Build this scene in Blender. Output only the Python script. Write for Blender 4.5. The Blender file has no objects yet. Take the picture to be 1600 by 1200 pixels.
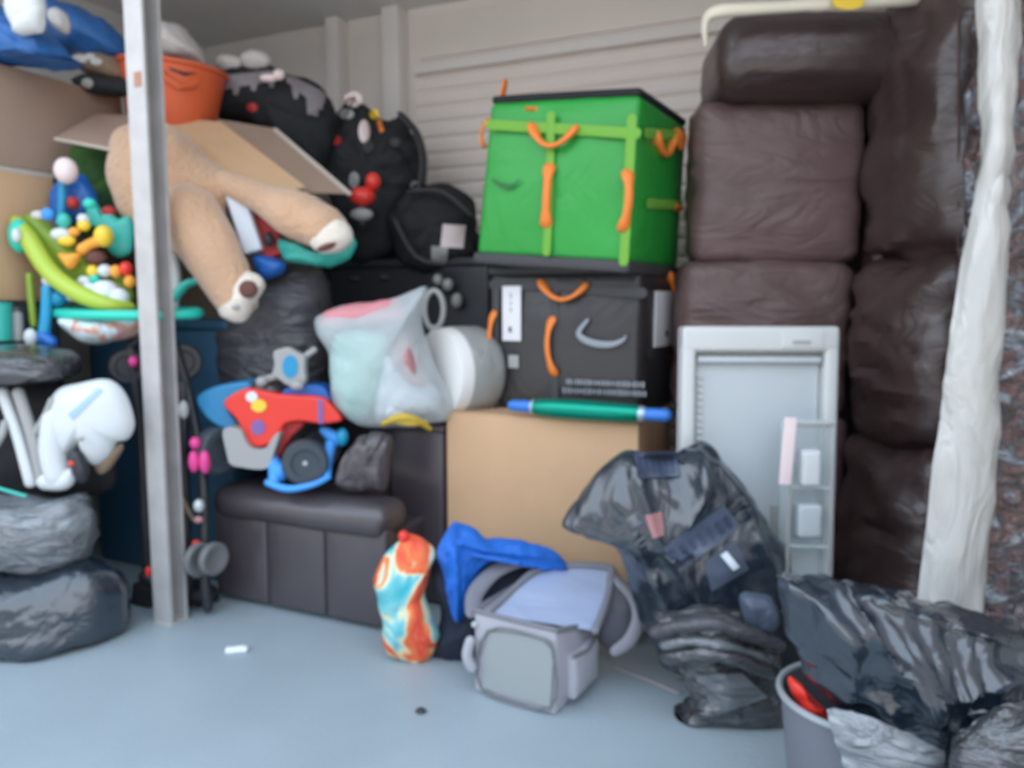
import bpy, math, random
from mathutils import Vector, Matrix, noise
random.seed(7)
C = bpy.context.scene.collection
SC = bpy.context.scene
# ---------------------------------------------------------------- camera
H = 1.2; PIT = math.radians(6.0); FPX = 1200.0
cam = bpy.data.cameras.new('camera'); camo = bpy.data.objects.new('camera', cam); C.objects.link(camo)
cam.sensor_width = 36; cam.lens = 27.0; cam.clip_start = 0.05
camo.location = (0, 0, H); camo.rotation_euler = (math.pi/2 - PIT, 0, 0)
cam.dof.use_dof = True; cam.dof.focus_distance = 0.5; cam.dof.aperture_fstop = 7.2
SC.camera = camo
# ---------------------------------------------------------------- sky and light
w = bpy.data.worlds.new('sky'); SC.world = w; w.use_nodes = True
nt = w.node_tree; nt.nodes.clear()
wo = nt.nodes.new('ShaderNodeOutputWorld'); bg = nt.nodes.new('ShaderNodeBackground')
tc = nt.nodes.new('ShaderNodeTexCoord'); sp = nt.nodes.new('ShaderNodeSeparateXYZ'); rp = nt.nodes.new('ShaderNodeValToRGB')
nt.links.new(tc.outputs['Generated'], sp.inputs[0]); nt.links.new(sp.outputs['Z'], rp.inputs[0])
rp.color_ramp.elements[0].position = 0.0; rp.color_ramp.elements[0].color = (0.92, 0.95, 1.0, 1)
rp.color_ramp.elements[1].position = 0.8; rp.color_ramp.elements[1].color = (0.66, 0.81, 1.0, 1)
nt.links.new(rp.outputs[0], bg.inputs[0]); nt.links.new(bg.outputs[0], wo.inputs[0]); bg.inputs[1].default_value = 2.2
sun = bpy.data.lights.new('sun', 'SUN'); sun.energy = 6.0; sun.color = (1.0, 0.9, 0.8); sun.angle = 0.02
suno = bpy.data.objects.new('sun', sun); C.objects.link(suno)
suno.rotation_euler = Vector((-0.55, -0.60, -1.0)).to_track_quat('-Z', 'Y').to_euler()
SC.view_settings.view_transform = 'Standard'; SC.view_settings.look = 'None'
SC.view_settings.gamma = 1.0; SC.view_settings.use_curve_mapping = False
SC.view_settings.exposure = 0.45
# ---------------------------------------------------------------- pixel <-> place
def P(px, py, Y):
    xc = (px-800)/FPX; yc = (600-py)/FPX
    d = Vector((xc, math.cos(PIT)+yc*math.sin(PIT), -math.sin(PIT)+yc*math.cos(PIT)))
    t = Y/d.y
    return Vector((d.x*t, Y, H+d.z*t))
def F(px, py, z=0.0):
    xc = (px-800)/FPX; yc = (600-py)/FPX
    d = Vector((xc, math.cos(PIT)+yc*math.sin(PIT), -math.sin(PIT)+yc*math.cos(PIT)))
    t = (z-H)/d.z
    return Vector((d.x*t, d.y*t, z))
A = -math.radians(24.4)                         # the building is turned against the view
UX = Vector((math.cos(A), math.sin(A), 0)); VY = Vector((-math.sin(A), math.cos(A), 0))
def TR(loc, rz=0.0, rx=0.0, ry=0.0):
    return Matrix.Translation(loc) @ Matrix.Rotation(rz, 4, 'Z') @ Matrix.Rotation(ry, 4, 'Y') @ Matrix.Rotation(rx, 4, 'X')
# ---------------------------------------------------------------- materials
MATS = {}
def mat(name, col, rough=0.5, metal=0.0, bump=0.0, bs=20.0, dist=0.0, var=0.0, vs=4.0, kind='noise', alpha=1.0, trans=0.0,
        sheen=0.0, ramp=None, stretch=(1, 1, 1), spec=0.5, coat=0.0, detail=4.0, bd=0.01):
    m = bpy.data.materials.new(name); m.use_nodes = True; MATS[name] = m
    n = m.node_tree.nodes; l = m.node_tree.links; b = n['Principled BSDF']
    b.inputs['Base Color'].default_value = (*col, 1); b.inputs['Roughness'].default_value = rough
    b.inputs['Metallic'].default_value = metal; b.inputs['Alpha'].default_value = alpha
    b.inputs['Transmission Weight'].default_value = trans; b.inputs['Sheen Weight'].default_value = sheen
    b.inputs['Specular IOR Level'].default_value = spec; b.inputs['Coat Weight'].default_value = coat
    t = n.new('ShaderNodeTexCoord'); mp = n.new('ShaderNodeMapping'); l.new(t.outputs['Object'], mp.inputs[0]); mp.inputs['Scale'].default_value = stretch
    if ramp or var:
        nz = n.new('ShaderNodeTexNoise'); nz.inputs['Scale'].default_value = vs; nz.inputs['Detail'].default_value = 3
        l.new(mp.outputs[0], nz.inputs[0]); r = n.new('ShaderNodeValToRGB'); l.new(nz.outputs[0], r.inputs[0]); l.new(r.outputs[0], b.inputs['Base Color'])
        if ramp:
            e = r.color_ramp.elements
            while len(e) < len(ramp): e.new(0.5)
            for i, (p, c) in enumerate(ramp): e[i].position = p; e[i].color = (*c, 1)
            nz.inputs['Distortion'].default_value = 1.0
        else:
            e = r.color_ramp.elements; e[0].position = .3; e[1].position = .7
            e[0].color = (*[c*(1-var) for c in col], 1); e[1].color = (*[min(1, c*(1+var)) for c in col], 1)
    if bump:
        z = n.new('ShaderNodeTexNoise'); z.inputs['Scale'].default_value = bs; z.inputs['Detail'].default_value = detail; z.inputs['Distortion'].default_value = dist
        l.new(mp.outputs[0], z.inputs[0]); src = z.outputs[0]
        if kind == 'ridge':
            s = n.new('ShaderNodeMath'); s.operation = 'SUBTRACT'; s.inputs[1].default_value = .5; l.new(src, s.inputs[0])
            a = n.new('ShaderNodeMath'); a.operation = 'ABSOLUTE'; l.new(s.outputs[0], a.inputs[0]); src = a.outputs[0]
        bp = n.new('ShaderNodeBump'); bp.inputs['Strength'].default_value = bump; bp.inputs['Distance'].default_value = bd
        l.new(src, bp.inputs['Height']); l.new(bp.outputs[0], b.inputs['Normal'])
    return m
M_floor = mat('floor_paint', (0.335, 0.395, 0.43), .42, var=.06, vs=2.5, bump=.15, bs=60)
M_ground = mat('outside_concrete', (0.42, 0.38, 0.34), .9, var=.1, vs=1.5)
M_ceil = mat('ceiling_sheet', (0.74, 0.74, 0.72), .6, var=.03)
M_wall = mat('wall_sheet', (0.86, 0.79, 0.73), .6, var=.05, vs=1.2)
M_slat = mat('slat_enamel', (0.90, 0.80, 0.74), .45, var=.05, vs=1.0)
M_trim = mat('trim_enamel', (0.85, 0.80, 0.76), .5)
M_steel = mat('galvanised_steel', (0.56, 0.54, 0.53), .5, .35, var=.1, vs=9, bump=.1, bs=25)
M_rust = mat('rust_stain', (0.45, 0.24, 0.16), .8)
M_card = mat('cardboard', (0.60, 0.38, 0.22), .85, var=.05, vs=3, bump=.1, bs=50)
M_card2 = mat('cardboard_dull', (0.34, 0.24, 0.18), .9, var=.08, vs=3, bump=.1, bs=40)
M_cardedge = mat('cardboard_edge', (0.55, 0.48, 0.42), .9)
M_tape = mat('parcel_tape', (0.50, 0.33, 0.19), .35)
M_bag = mat('black_bag_film', (0.014, 0.024, 0.038), .24, bump=.5, bs=3.0, dist=1.6, kind='ridge', bd=.08, detail=3, spec=1.0, coat=.5, stretch=(1, 1, .8))
M_bagf = mat('black_bag_film_fine', (0.034, 0.036, 0.042), .26, bump=1.0, bs=8, dist=1.5, spec=1.0, coat=.8, kind='ridge', bd=.05, stretch=(.5, 1, 2.2), detail=3)
M_baggrey = mat('thin_bag_film', (0.17, 0.185, 0.20), .28, spec=1.0, coat=.6, bump=1.0, bs=7, dist=1.5, kind='ridge', bd=.05, stretch=(.6, 1, 1.8), var=.5, vs=6)
M_bagmatt = mat('dark_bag_matt', (0.060, 0.058, 0.068), .45, spec=.8, bump=1.0, bs=6, dist=1, kind='ridge', bd=.04, stretch=(.7, 1, 2))
M_leather = mat('brown_leather', (0.050, 0.029, 0.028), .36, spec=.7, coat=.1, bump=.7, bs=6, dist=1.0, kind='ridge', bd=.02, stretch=(.8, 1, 1.6), var=.15, vs=3)
M_leather2 = mat('brown_leather_seat', (0.135, 0.083, 0.080), .46, bump=.8, bs=4, dist=1.2, kind='ridge', bd=.035, stretch=(.7, 1, 1.8), var=.15, vs=3)
M_leatherg = mat('grey_brown_leather', (0.064, 0.052, 0.058), .36, spec=.9, bump=.25, bs=12, dist=.6, bd=.01, var=.1, vs=3)
M_seam = mat('seam_thread', (0.10, 0.055, 0.05), .7)
M_dark = mat('dark_fabric', (0.018, 0.019, 0.022), .75, spec=.35, bump=.5, bs=30)
M_blackpl = mat('black_plastic', (0.026, 0.028, 0.034), .4, bump=.2, bs=12)
M_rubber = mat('grey_rubber', (0.055, 0.07, 0.085), .6)
M_green = mat('green_tote_fabric', (0.022, 0.33, 0.045), .38, spec=.5, bump=.5, bs=4, dist=.8, kind='ridge', bd=.03, var=.10, vs=2.5)
M_greendk = mat('green_tote_side', (0.016, 0.22, 0.035), .45, bump=.4, bs=5, bd=.02)
M_webg = mat('lime_webbing', (0.17, 0.42, 0.05), .7)
M_orange = mat('orange_handle', (0.90, 0.24, 0.04), .55)
M_black = mat('black_tote_fabric', (0.036, 0.034, 0.036), .34, spec=.6, bump=.6, bs=4, dist=1.0, kind='ridge', bd=.02)
M_webk = mat('black_webbing', (0.055, 0.055, 0.058), .6)
M_greyprint = mat('grey_print', (0.30, 0.32, 0.36), .5)
M_darkprint = mat('dark_print', (0.01, 0.14, 0.03), .5)
M_white = mat('white_plastic', (0.66, 0.69, 0.70), .35)
M_label = mat('white_label', (0.80, 0.78, 0.80), .6)
M_pinklabel = mat('pinkish_label', (0.85, 0.70, 0.70), .6)
M_fridge = mat('fridge_white', (0.60, 0.61, 0.60), .35)
M_fridgein = mat('fridge_liner', (0.50, 0.54, 0.56), .35)
M_clear = mat('clear_plastic', (0.80, 0.88, 0.90), .12, alpha=.35)
M_yellow = mat('yellow_plastic', (0.85, 0.60, 0.05), .4)
M_yellowtie = mat('yellow_tie', (0.55, 0.38, 0.04), .5)
M_orangep = mat('orange_plastic', (0.90, 0.38, 0.05), .4)
M_red = mat('red_plastic', (0.80, 0.045, 0.03), .3)
M_reddk = mat('red_fabric', (0.45, 0.03, 0.03), .6)
M_blue = mat('blue_plastic', (0.02, 0.14, 0.50), .35)
M_sky = mat('sky_blue_plastic', (0.03, 0.25, 0.50), .35)
M_bright = mat('bright_blue_tag', (0.06, 0.33, 0.85), .5)
M_cloth = mat('blue_jacket_cloth', (0.012, 0.14, 0.58), .6, bump=.5, bs=12, dist=.8, bd=.02)
M_navy = mat('navy_cloth', (0.012, 0.018, 0.035), .8, bump=.5, bs=15)
M_tubblue = mat('navy_tub_plastic', (0.035, 0.105, 0.18), .45, var=.15, vs=2)
M_ikea = mat('blue_woven_bag', (0.02, 0.12, 0.36), .5, bump=.6, bs=9, dist=.8, kind='ridge', bd=.03)
M_tubor = mat('orange_tub_plastic', (0.72, 0.13, 0.045), .45)
M_whitebag = mat('white_bag', (0.62, 0.59, 0.57), .5, bump=.8, bs=9, dist=.8, kind='ridge', bd=.03)
M_plush = mat('beige_plush', (0.60, 0.37, 0.23), .95, bump=.9, bs=45, sheen=.5, var=.08, vs=5, bd=.015)
M_plushw = mat('cream_plush', (0.80, 0.72, 0.62), .95, bump=.9, bs=45, sheen=.5, bd=.015)
M_pad = mat('brown_paw_pad', (0.14, 0.055, 0.045), .8)
M_lime = mat('lime_plastic', (0.42, 0.56, 0.06), .35)
M_limein = mat('lime_plastic_tray', (0.25, 0.38, 0.04), .4)
M_teal = mat('turquoise_plastic', (0.03, 0.60, 0.46), .35)
M_tealdk = mat('teal_plastic', (0.05, 0.48, 0.40), .4)
M_aqua = mat('aqua_blue_plastic', (0.02, 0.33, 0.58), .35)
M_floral = mat('floral_fabric', (0.6, 0.7, 0.7), .7, vs=14, ramp=[(.30, (.05, .45, .35)), (.42, (.75, .80, .82)), (.52, (.55, .70, .80)), (.60, (.75, .30, .12)), (.70, (.10, .30, .60))])
M_leaf = mat('green_print_fabric', (0.05, 0.16, 0.04), .8, vs=6, ramp=[(.35, (.01, .06, .03)), (.55, (.05, .14, .03)), (.75, (.16, .28, .04))])
M_tie = mat('tie_dye_fabric', (0.9, 0.3, 0.2), .75, vs=4.6, bump=.3, bs=15,
            ramp=[(.30, (.04, .42, .50)), (.40, (.25, .60, .62)), (.44, (.85, .80, .50)), (.47, (.86, .22, .07)), (.54, (.84, .07, .04)), (.66, (.86, .36, .14)), (.74, (.10, .50, .55))])
M_foil = mat('green_foil', (0.0, 0.30, 0.20), .28, .6, bump=.3, bs=10, stretch=(.3, 1, 1), bd=.01)
M_foilend = mat('blue_roll_end', (0.04, 0.20, 0.66), .35)
M_silver = mat('silver_band', (0.45, 0.60, 0.70), .3, .5)
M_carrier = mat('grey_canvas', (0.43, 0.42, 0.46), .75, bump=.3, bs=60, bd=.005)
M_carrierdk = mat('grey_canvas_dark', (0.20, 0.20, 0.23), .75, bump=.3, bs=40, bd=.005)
M_mesh = mat('carrier_mesh', (0.32, 0.34, 0.34), .6, bump=.4, bs=120, bd=.003)
M_lining = mat('lilac_lining', (0.36, 0.42, 0.58), .5, bump=.5, bs=6, dist=.5, bd=.02, stretch=(.3, 1, 1))
M_piping = mat('grey_piping', (0.17, 0.175, 0.18), .6)
M_mag = mat('printed_wrap', (0.075, 0.095, 0.14), .35, var=.3, vs=10, bump=.4, bs=15)
M_magdk = mat('dark_lettering', (0.05, 0.065, 0.12), .5)
M_pinkp = mat('pink_packet', (0.42, 0.20, 0.20), .4)
M_paper = mat('white_paper', (0.80, 0.84, 0.86), .7)
M_bin = mat('grey_bin_plastic', (0.16, 0.17, 0.20), .4)
M_binrim = mat('bin_rim', (0.33, 0.36, 0.38), .35)
M_film = mat('white_translucent_film', (0.58, 0.57, 0.54), .26, spec=.9, bump=.9, bs=5, dist=1.2, kind='ridge', bd=.03, stretch=(2, 1, .5), alpha=.93)
M_filmtop = mat('cream_foam', (0.75, 0.69, 0.56), .6)
M_crinkle = mat('crinkled_clear_wrap', (0.20, 0.16, 0.155), .14, metal=.35, spec=1.0, coat=1.0, bump=1.0, bs=7, dist=1.6, kind='ridge', bd=.13, vs=9, stretch=(1, 1, 1.6), detail=5, ramp=[(.38, (.05, .045, .05)), (.48, (.22, .11, .10)), (.56, (.10, .10, .12)), (.66, (.40, .44, .50))])  # pale grey-blue in the ramp paints glints; red-brown is what lies beneath
M_clearbag = mat('milky_bag_film', (0.70, 0.76, 0.78), .32, alpha=.5, bump=1.0, bs=5, dist=.8, kind='ridge', bd=.03)
M_pinkcloth = mat('pink_cloth', (0.66, 0.26, 0.29), .7)
M_mint = mat('mint_cloth', (0.25, 0.62, 0.50), .7)
M_whitecloth = mat('white_cloth', (0.72, 0.78, 0.84), .7)
M_greyzip = mat('grey_mesh_net', (0.26, 0.235, 0.25), .7, bump=.6, bs=60)
M_handle = mat('pale_grey_plastic', (0.36, 0.36, 0.35), .45)
M_wheelgrey = mat('wheel_grey', (0.16, 0.16, 0.165), .5)
M_pink = mat('pink_toy', (0.75, 0.06, 0.28), .4)
M_tan = mat('tan_cloth', (0.26, 0.18, 0.12), .8, bump=.4, bs=15)
M_purple = mat('purple_sticker', (0.22, 0.12, 0.35), .5)
M_skyd = mat('blue_disc', (0.02, 0.28, 0.52), .4)
M_mirror = mat('silver_knob', (0.55, 0.6, 0.6), .3, .3)
# ---------------------------------------------------------------- mesh tools
class S:
    def __init__(s): s.v = []; s.f = []
    def add(s, vs, fs):
        o = len(s.v); s.v += [Vector(x) for x in vs]; s.f += [[i+o for i in q] for q in fs]
def rbox(s, c, d, r=0.0, n=4, puff=(0, 0, 0), M=None, taper=0.0):
    hx, hy, hz = d[0]/2, d[1]/2, d[2]/2
    r = min(r, hx*.98, hy*.98, hz*.98)
    def ts(h):
        if r <= 0: return [-h+2*h*i/n for i in range(n+1)] if any(puff) else [-h, h]
        inn = [-(h-r)+2*(h-r)*i/n for i in range(n+1)]
        return [-h, -h+.29*r, -h+.62*r]+inn+[h-.62*r, h-.29*r, h]
    T = [ts(hx), ts(hy), ts(hz)]; HH = (hx, hy, hz); key = {}; vs = []; fs = []
    def vid(p):
        k = tuple(round(q, 6) for q in p)
        if k not in key:
            q = Vector(p)
            if r > 0:
                inn = Vector([max(-(HH[i]-r), min(HH[i]-r, q[i])) for i in range(3)]); dd = q-inn
                if dd.length > 1e-9: q = inn+dd.normalized()*r
            nx, ny, nz_ = p[0]/hx, p[1]/hy, p[2]/hz
            q = q+Vector((puff[0]*nx*(1-ny*ny)*(1-nz_*nz_), puff[1]*ny*(1-nx*nx)*(1-nz_*nz_), puff[2]*nz_*(1-nx*nx)*(1-ny*ny)))
            if taper: k2 = 1-taper*(q.z/hz+1)/2; q.x *= k2; q.y *= k2
            q += Vector(c)
            key[k] = len(vs); vs.append(M @ q if M else q)
        return key[k]
    for ax in range(3):
        a, b = (ax+1) % 3, (ax+2) % 3
        for sg in (-1, 1):
            for i in range(len(T[a])-1):
                for j in range(len(T[b])-1):
                    q = []
                    for (ii, jj) in ((i, j), (i+1, j), (i+1, j+1), (i, j+1)):
                        p = [0, 0, 0]; p[ax] = sg*HH[ax]; p[a] = T[a][ii]; p[b] = T[b][jj]; q.append(vid(p))
                    fs.append(q if sg > 0 else q[::-1])
    s.add(vs, fs); return s
def tube(s, pts, rad, seg=12, flat=1.0, up=None, closed=False, M=None):
    pts = [Vector(p) for p in pts]; n = len(pts)
    if not hasattr(rad, '__len__'): rad = [rad]*n
    vs = []; fs = []; prev = Vector(up) if up else None
    ring = []
    for i, p in enumerate(pts):
        if closed: t = pts[(i+1) % n]-pts[i-1]
        else: t = pts[min(i+1, n-1)]-pts[max(i-1, 0)]
        t.normalize()
        if prev is None: prev = Vector((0, 0, 1)) if abs(t.z) < .9 else Vector((1, 0, 0))
        a = prev-t*prev.dot(t)
        if a.length < 1e-6: a = t.orthogonal()
        a.normalize(); b = t.cross(a)
        if not up: prev = a
        ring.append((p, a, b, rad[i], t))
    def emit(p, a, b, r):
        o = len(vs)
        for k in range(seg):
            th = 2*math.pi*k/seg; vs.append(p+a*(math.cos(th)*r*flat)+b*(math.sin(th)*r))
        return o
    rows = []
    if not closed:
        p, a, b, r, t = ring[0]
        for q in (.25, .7): rows.append(emit(p-t*r*math.sqrt(1-q*q)*.8, a, b, r*q))
    for (p, a, b, r, t) in ring: rows.append(emit(p, a, b, r))
    if not closed:
        p, a, b, r, t = ring[-1]
        for q in (.7, .25): rows.append(emit(p+t*r*math.sqrt(1-q*q)*.8, a, b, r*q))
    for i in range(len(rows)-(0 if closed else 1)):
        o, o2 = rows[i], rows[(i+1) % len(rows)]
        for k in range(seg): fs.append([o+k, o+(k+1) % seg, o2+(k+1) % seg, o2+k])
    if not closed:
        fs.append(list(range(rows[0], rows[0]+seg))[::-1]); fs.append(list(range(rows[-1], rows[-1]+seg)))
    s.add([M @ v for v in vs] if M else vs, fs); return s
def ell(s, c, r, M=None, seg=18, rings=10):
    vs = []; fs = []; c = Vector(c)
    if not hasattr(r, '__len__'): r = (r, r, r)
    for i in range(1, rings):
        ph = math.pi*i/rings
        for k in range(seg):
            th = 2*math.pi*k/seg
            vs.append(Vector((math.sin(ph)*math.cos(th)*r[0], math.sin(ph)*math.sin(th)*r[1], math.cos(ph)*r[2])))
    vs += [Vector((0, 0, r[2])), Vector((0, 0, -r[2]))]; nn = len(vs)
    for i in range(rings-2):
        for k in range(seg): fs.append([i*seg+k, (i+1)*seg+k, (i+1)*seg+(k+1) % seg, i*seg+(k+1) % seg])
    for k in range(seg):
        fs.append([nn-2, k, (k+1) % seg]); fs.append([nn-1, (rings-2)*seg+(k+1) % seg, (rings-2)*seg+k])
    R = M if M else Matrix()
    s.add([c+(R.to_3x3() @ v) for v in vs], fs); return s
def lathe(s, prof, M=None, seg=40, close=True):
    vs = []; fs = []; n = len(prof)
    for (r, z) in prof:
        for k in range(seg):
            th = 2*math.pi*k/seg; vs.append(Vector((r*math.cos(th), r*math.sin(th), z)))
    for i in range(n-1):
        for k in range(seg): fs.append([i*seg+k, i*seg+(k+1) % seg, (i+1)*seg+(k+1) % seg, (i+1)*seg+k])
    if close: fs.append(list(range(seg))[::-1]); fs.append(list(range((n-1)*seg, n*seg)))
    s.add([M @ v for v in vs] if M else vs, fs); return s
def prism(s, pts, t, M=None, smoothn=0):
    """outline (x, z) extruded along +y by t"""
    if smoothn: pts = cr2(pts, smoothn)
    n = len(pts); vs = [Vector((x, 0, z)) for x, z in pts]+[Vector((x, t, z)) for x, z in pts]
    fs = [list(range(n)), list(range(n, 2*n))[::-1]]+[[i, i+n, (i+1) % n+n, (i+1) % n] for i in range(n)]
    s.add([M @ v for v in vs] if M else vs, fs); return s
def cr(pts, m, closed=False):
    """Catmull-Rom through tuples"""
    n = len(pts); out = []; k = len(pts[0])
    for i in range(n if closed else n-1):
        if closed: a, b, c, d = pts[i-1], pts[i], pts[(i+1) % n], pts[(i+2) % n]
        else: a, b, c, d = pts[max(i-1, 0)], pts[i], pts[i+1], pts[min(i+2, n-1)]
        for j in range(m):
            t = j/m
            out.append(tuple(.5*((2*b[q])+(-a[q]+c[q])*t+(2*a[q]-5*b[q]+4*c[q]-d[q])*t*t+(-a[q]+3*b[q]-3*c[q]+d[q])*t**3) for q in range(k)))
    if not closed: out.append(tuple(pts[-1]))
    return out
def cr2(p, m): return cr(p, m, True)
def blob(s, outline, Y, T, back=.6, rings=14, m=6, center=None, p=2.4, zmin=None, tilt=0.0, folds=()):
    """closed puffed body: a silhouette with real thickness T (metres) towards the front, back*T behind.
    tilt: metres of extra depth per pixel of height above the lowest outline point"""
    o = cr2(outline, m); n = len(o); ymax = max(q[1] for q in outline)
    if center: cx, cy = center
    else: cx = sum(q[0] for q in o)/n; cy = sum(q[1] for q in o)/n
    vs = []; fs = []
    for side in (1, -1):
        base = len(vs)
        for i in range(rings+1):
            r = math.sin(math.pi/2*i/rings)
            if side == -1 and i == rings: break
            for k in range(n if i else 1):
                x = cx+(o[k][0]-cx)*r; y = cy+(o[k][1]-cy)*r
                dy = T*(1-r**p)**.5 if r < 1 else 0
                yy = Y+tilt*(ymax-y)
                q = P(x, y, yy); q.y += -dy if side == 1 else dy*back
                if side == 1 and r < .99:
                    for (fp, fw, fh) in folds:
                        dm = 1e9
                        for (ax_, ay_), (bx_, by_) in zip(fp, fp[1:]):
                            L2 = (bx_-ax_)**2+(by_-ay_)**2; t_ = max(0, min(1, ((x-ax_)*(bx_-ax_)+(y-ay_)*(by_-ay_))/L2))
                            dm = min(dm, math.hypot(x-ax_-t_*(bx_-ax_), y-ay_-t_*(by_-ay_)))
                        q.y -= fh*math.exp(-(dm/fw)**2)
                if zmin is not None and q.z < zmin: q.z = zmin+(q.z-zmin)*.03
                vs.append(q)
    N1 = 1+rings*n
    def idx(side, i, k):
        k %= n
        if side == 1 or i == rings: return 0 if i == 0 else 1+(i-1)*n+k
        return N1 if i == 0 else N1+1+(i-1)*n+k
    for side in (1, -1):
        for i in range(rings):
            for k in range(n):
                q = [idx(side, i, k), idx(side, i+1, k), idx(side, i+1, k+1)]+([idx(side, i, k+1)] if i else [])
                fs.append(q if side == 1 else q[::-1])
    s.add(vs, fs); return s
def sheet(s, grid, nu=5, nv=5, th=.004):
    """control grid of (px, py, Y) rows -> smooth sheet with thickness"""
    rows = [cr(r, nu) for r in grid]; m = len(rows[0])
    cols = [cr([r[i] for r in rows], nv) for i in range(m)]; k = len(cols[0])
    vs = [P(*cols[i][j]) for j in range(k) for i in range(m)]
    fr = [[j*m+i, j*m+i+1, (j+1)*m+i+1, (j+1)*m+i] for j in range(k-1) for i in range(m-1)]
    n = len(vs); vs2 = [v+Vector((0, th, 0)) for v in vs]
    bk = [[a+n for a in q][::-1] for q in fr]; ed = []
    per = [(j, 0) for j in range(k)]
    def q(a, b): ed.append([a, b, b+n, a+n])
    for j in range(k-1): q((j+1)*m, j*m); q(j*m+m-1, (j+1)*m+m-1)
    for i in range(m-1): q(i, i+1); q((k-1)*m+i+1, (k-1)*m+i)
    s.add(vs+vs2, fr+bk+[e[::-1] for e in ed]); return s
def pt(s, pts, rad, seg=14, flat=1.0, m=4, up=None, closed=False):
    """tube through (px, py, Y) with radii in pixels"""
    n = len(pts)
    if not hasattr(rad, '__len__'): rad = [rad]*n
    q = cr([(*P(*p), rad[i]*p[2]/FPX) for i, p in enumerate(pts)], m, closed)
    return tube(s, [a[:3] for a in q], [a[3] for a in q], seg, flat, up, closed)
def ptell(s, px, py, Y, rx, ry, depth=None, rot=0.0):
    k = Y/FPX; d = depth if depth is not None else min(rx, ry)*k
    return ell(s, P(px, py, Y), (rx*k, d, ry*k), Matrix.Rotation(rot, 4, 'Y'))
MW = {}
def crease(co, no, wr):
    amp, fr, seed, st, kd = wr
    q = Vector((co.x*fr*st[0]+seed, co.y*fr*st[1]+seed*1.7, co.z*fr*st[2]))
    h = q*.5; q = q+.9*Vector((noise.noise(h), noise.noise(h+Vector((31.4, 7.7, 2.3))), noise.noise(h+Vector((5.1, 47.3, 19.9)))))
    v = 0; a = 1; tot = 0
    for _ in range(3):
        n = noise.noise(q)
        v += a*((.45-abs(n))*2 if kd == 'r' else n*1.6); tot += a; a *= .5; q = q*2.03+Vector((3.1, 1.7, 9.2))
    return no*(amp*v/tot)
def obj(name, s, m, parent=None, local=False, label=None, cat=None, group=None, smooth=True, wr=None, kind=None, zmin=None, sharp=40):
    vs = s.v
    if wr:
        tm = bpy.data.meshes.new('t'); tm.from_pydata(vs, [], s.f); tm.update()
        no = [v.normal.copy() for v in tm.vertices]; bpy.data.meshes.remove(tm)
        vs = [v+crease(v, n_, wr) for v, n_ in zip(vs, no)]
        if zmin is not None: vs = [Vector((v.x, v.y, max(v.z, zmin))) for v in vs]
    if parent is not None:
        if not local: inv = MW[parent].inverted(); vs = [inv @ v for v in vs]
        loc = None
    else:
        if not local:
            xs = [v.x for v in vs]; ys = [v.y for v in vs]; zs = [v.z for v in vs]
            loc = Vector(((min(xs)+max(xs))/2, (min(ys)+max(ys))/2, min(zs)))
            vs = [v-loc for v in vs]
        else: loc = Vector((0, 0, 0))
    me = bpy.data.meshes.new(name); me.from_pydata(vs, [], s.f); me.update()
    me.materials.append(m)
    if smooth:
        me.shade_smooth()
        if sharp: me.set_sharp_from_angle(angle=math.radians(sharp))
    o = bpy.data.objects.new(name, me); C.objects.link(o)
    if parent is not None: o.parent = parent; MW[o] = MW[parent]
    else: o.location = loc; MW[o] = Matrix.Translation(loc)
    if label: o['label'] = label
    if cat: o['category'] = cat
    if group: o['group'] = group
    if kind: o['kind'] = kind
    return o
def thing(name, label, cat, loc, rz=0.0, rx=0.0, ry=0.0, group=None, kind=None, sc=1.0):
    o = bpy.data.objects.new(name, None); C.objects.link(o); M = TR(Vector(loc), rz, rx, ry) @ Matrix.Scale(sc, 4)
    o.matrix_world = M; MW[o] = M
    o.empty_display_size = .1
    if label: o['label'] = label
    if cat: o['category'] = cat
    if group: o['group'] = group
    if kind: o['kind'] = kind
    return o
def hit(t, px, py, ax=1, val=0.0):
    """where the sight line of a pixel meets a local plane of a thing, in the thing's own frame"""
    inv = MW[t].inverted(); a = inv @ Vector((0, 0, H)); b = inv @ P(px, py, 3.0)
    k = (val-a[ax])/(b[ax]-a[ax]); return a+(b-a)*k
# ================================================================ THE SETTING
O = Vector((-0.573, 4.30, 0)); ZC = 2.77
def B(u, v, z=0): return O+UX*u+VY*v+Vector((0, 0, z))
def bbox_b(s, u0, u1, v0, v1, z0, z1, r=0.0):
    M = TR(O, A); rbox(s, ((u0+u1)/2, (v0+v1)/2, (z0+z1)/2), (u1-u0, v1-v0, z1-z0), r, 1, M=M); return s
UL, UR, VF = -1.46, 3.45, -2.95
obj('floor', bbox_b(S(), UL-.1, UR+.1, VF, .1, -.12, 0), M_floor, smooth=False, kind='structure')
obj('ground', bbox_b(S(), -25, 25, -40, VF, -.3, -.14), M_ground, smooth=False, kind='structure')
obj('added_wall_opposite', bbox_b(S(), -16, 18, -13.2, -13, -.2, 3.6), mat('added_building', (.13, .155, .18), .8, var=.2, vs=.6), smooth=False, kind='structure')  # unseen building, added to give the shiny bags contrast
obj('ceiling', bbox_b(S(), UL-.1, UR+.1, -2.1, .12, ZC, ZC+.06), M_ceil, smooth=False, kind='structure')
obj('wall_left', bbox_b(S(), UL-.1, UL, VF, .1, 0, ZC), M_ceil, smooth=False, kind='structure')
obj('wall_right', bbox_b(S(), UR, UR+.1, VF, .1, 0, ZC), M_wall, smooth=False, kind='structure')
wb = obj('wall_back', bbox_b(S(), UL-.1, UR+.1, .03, .11, 0, ZC), M_wall, smooth=False, kind='structure')
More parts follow.
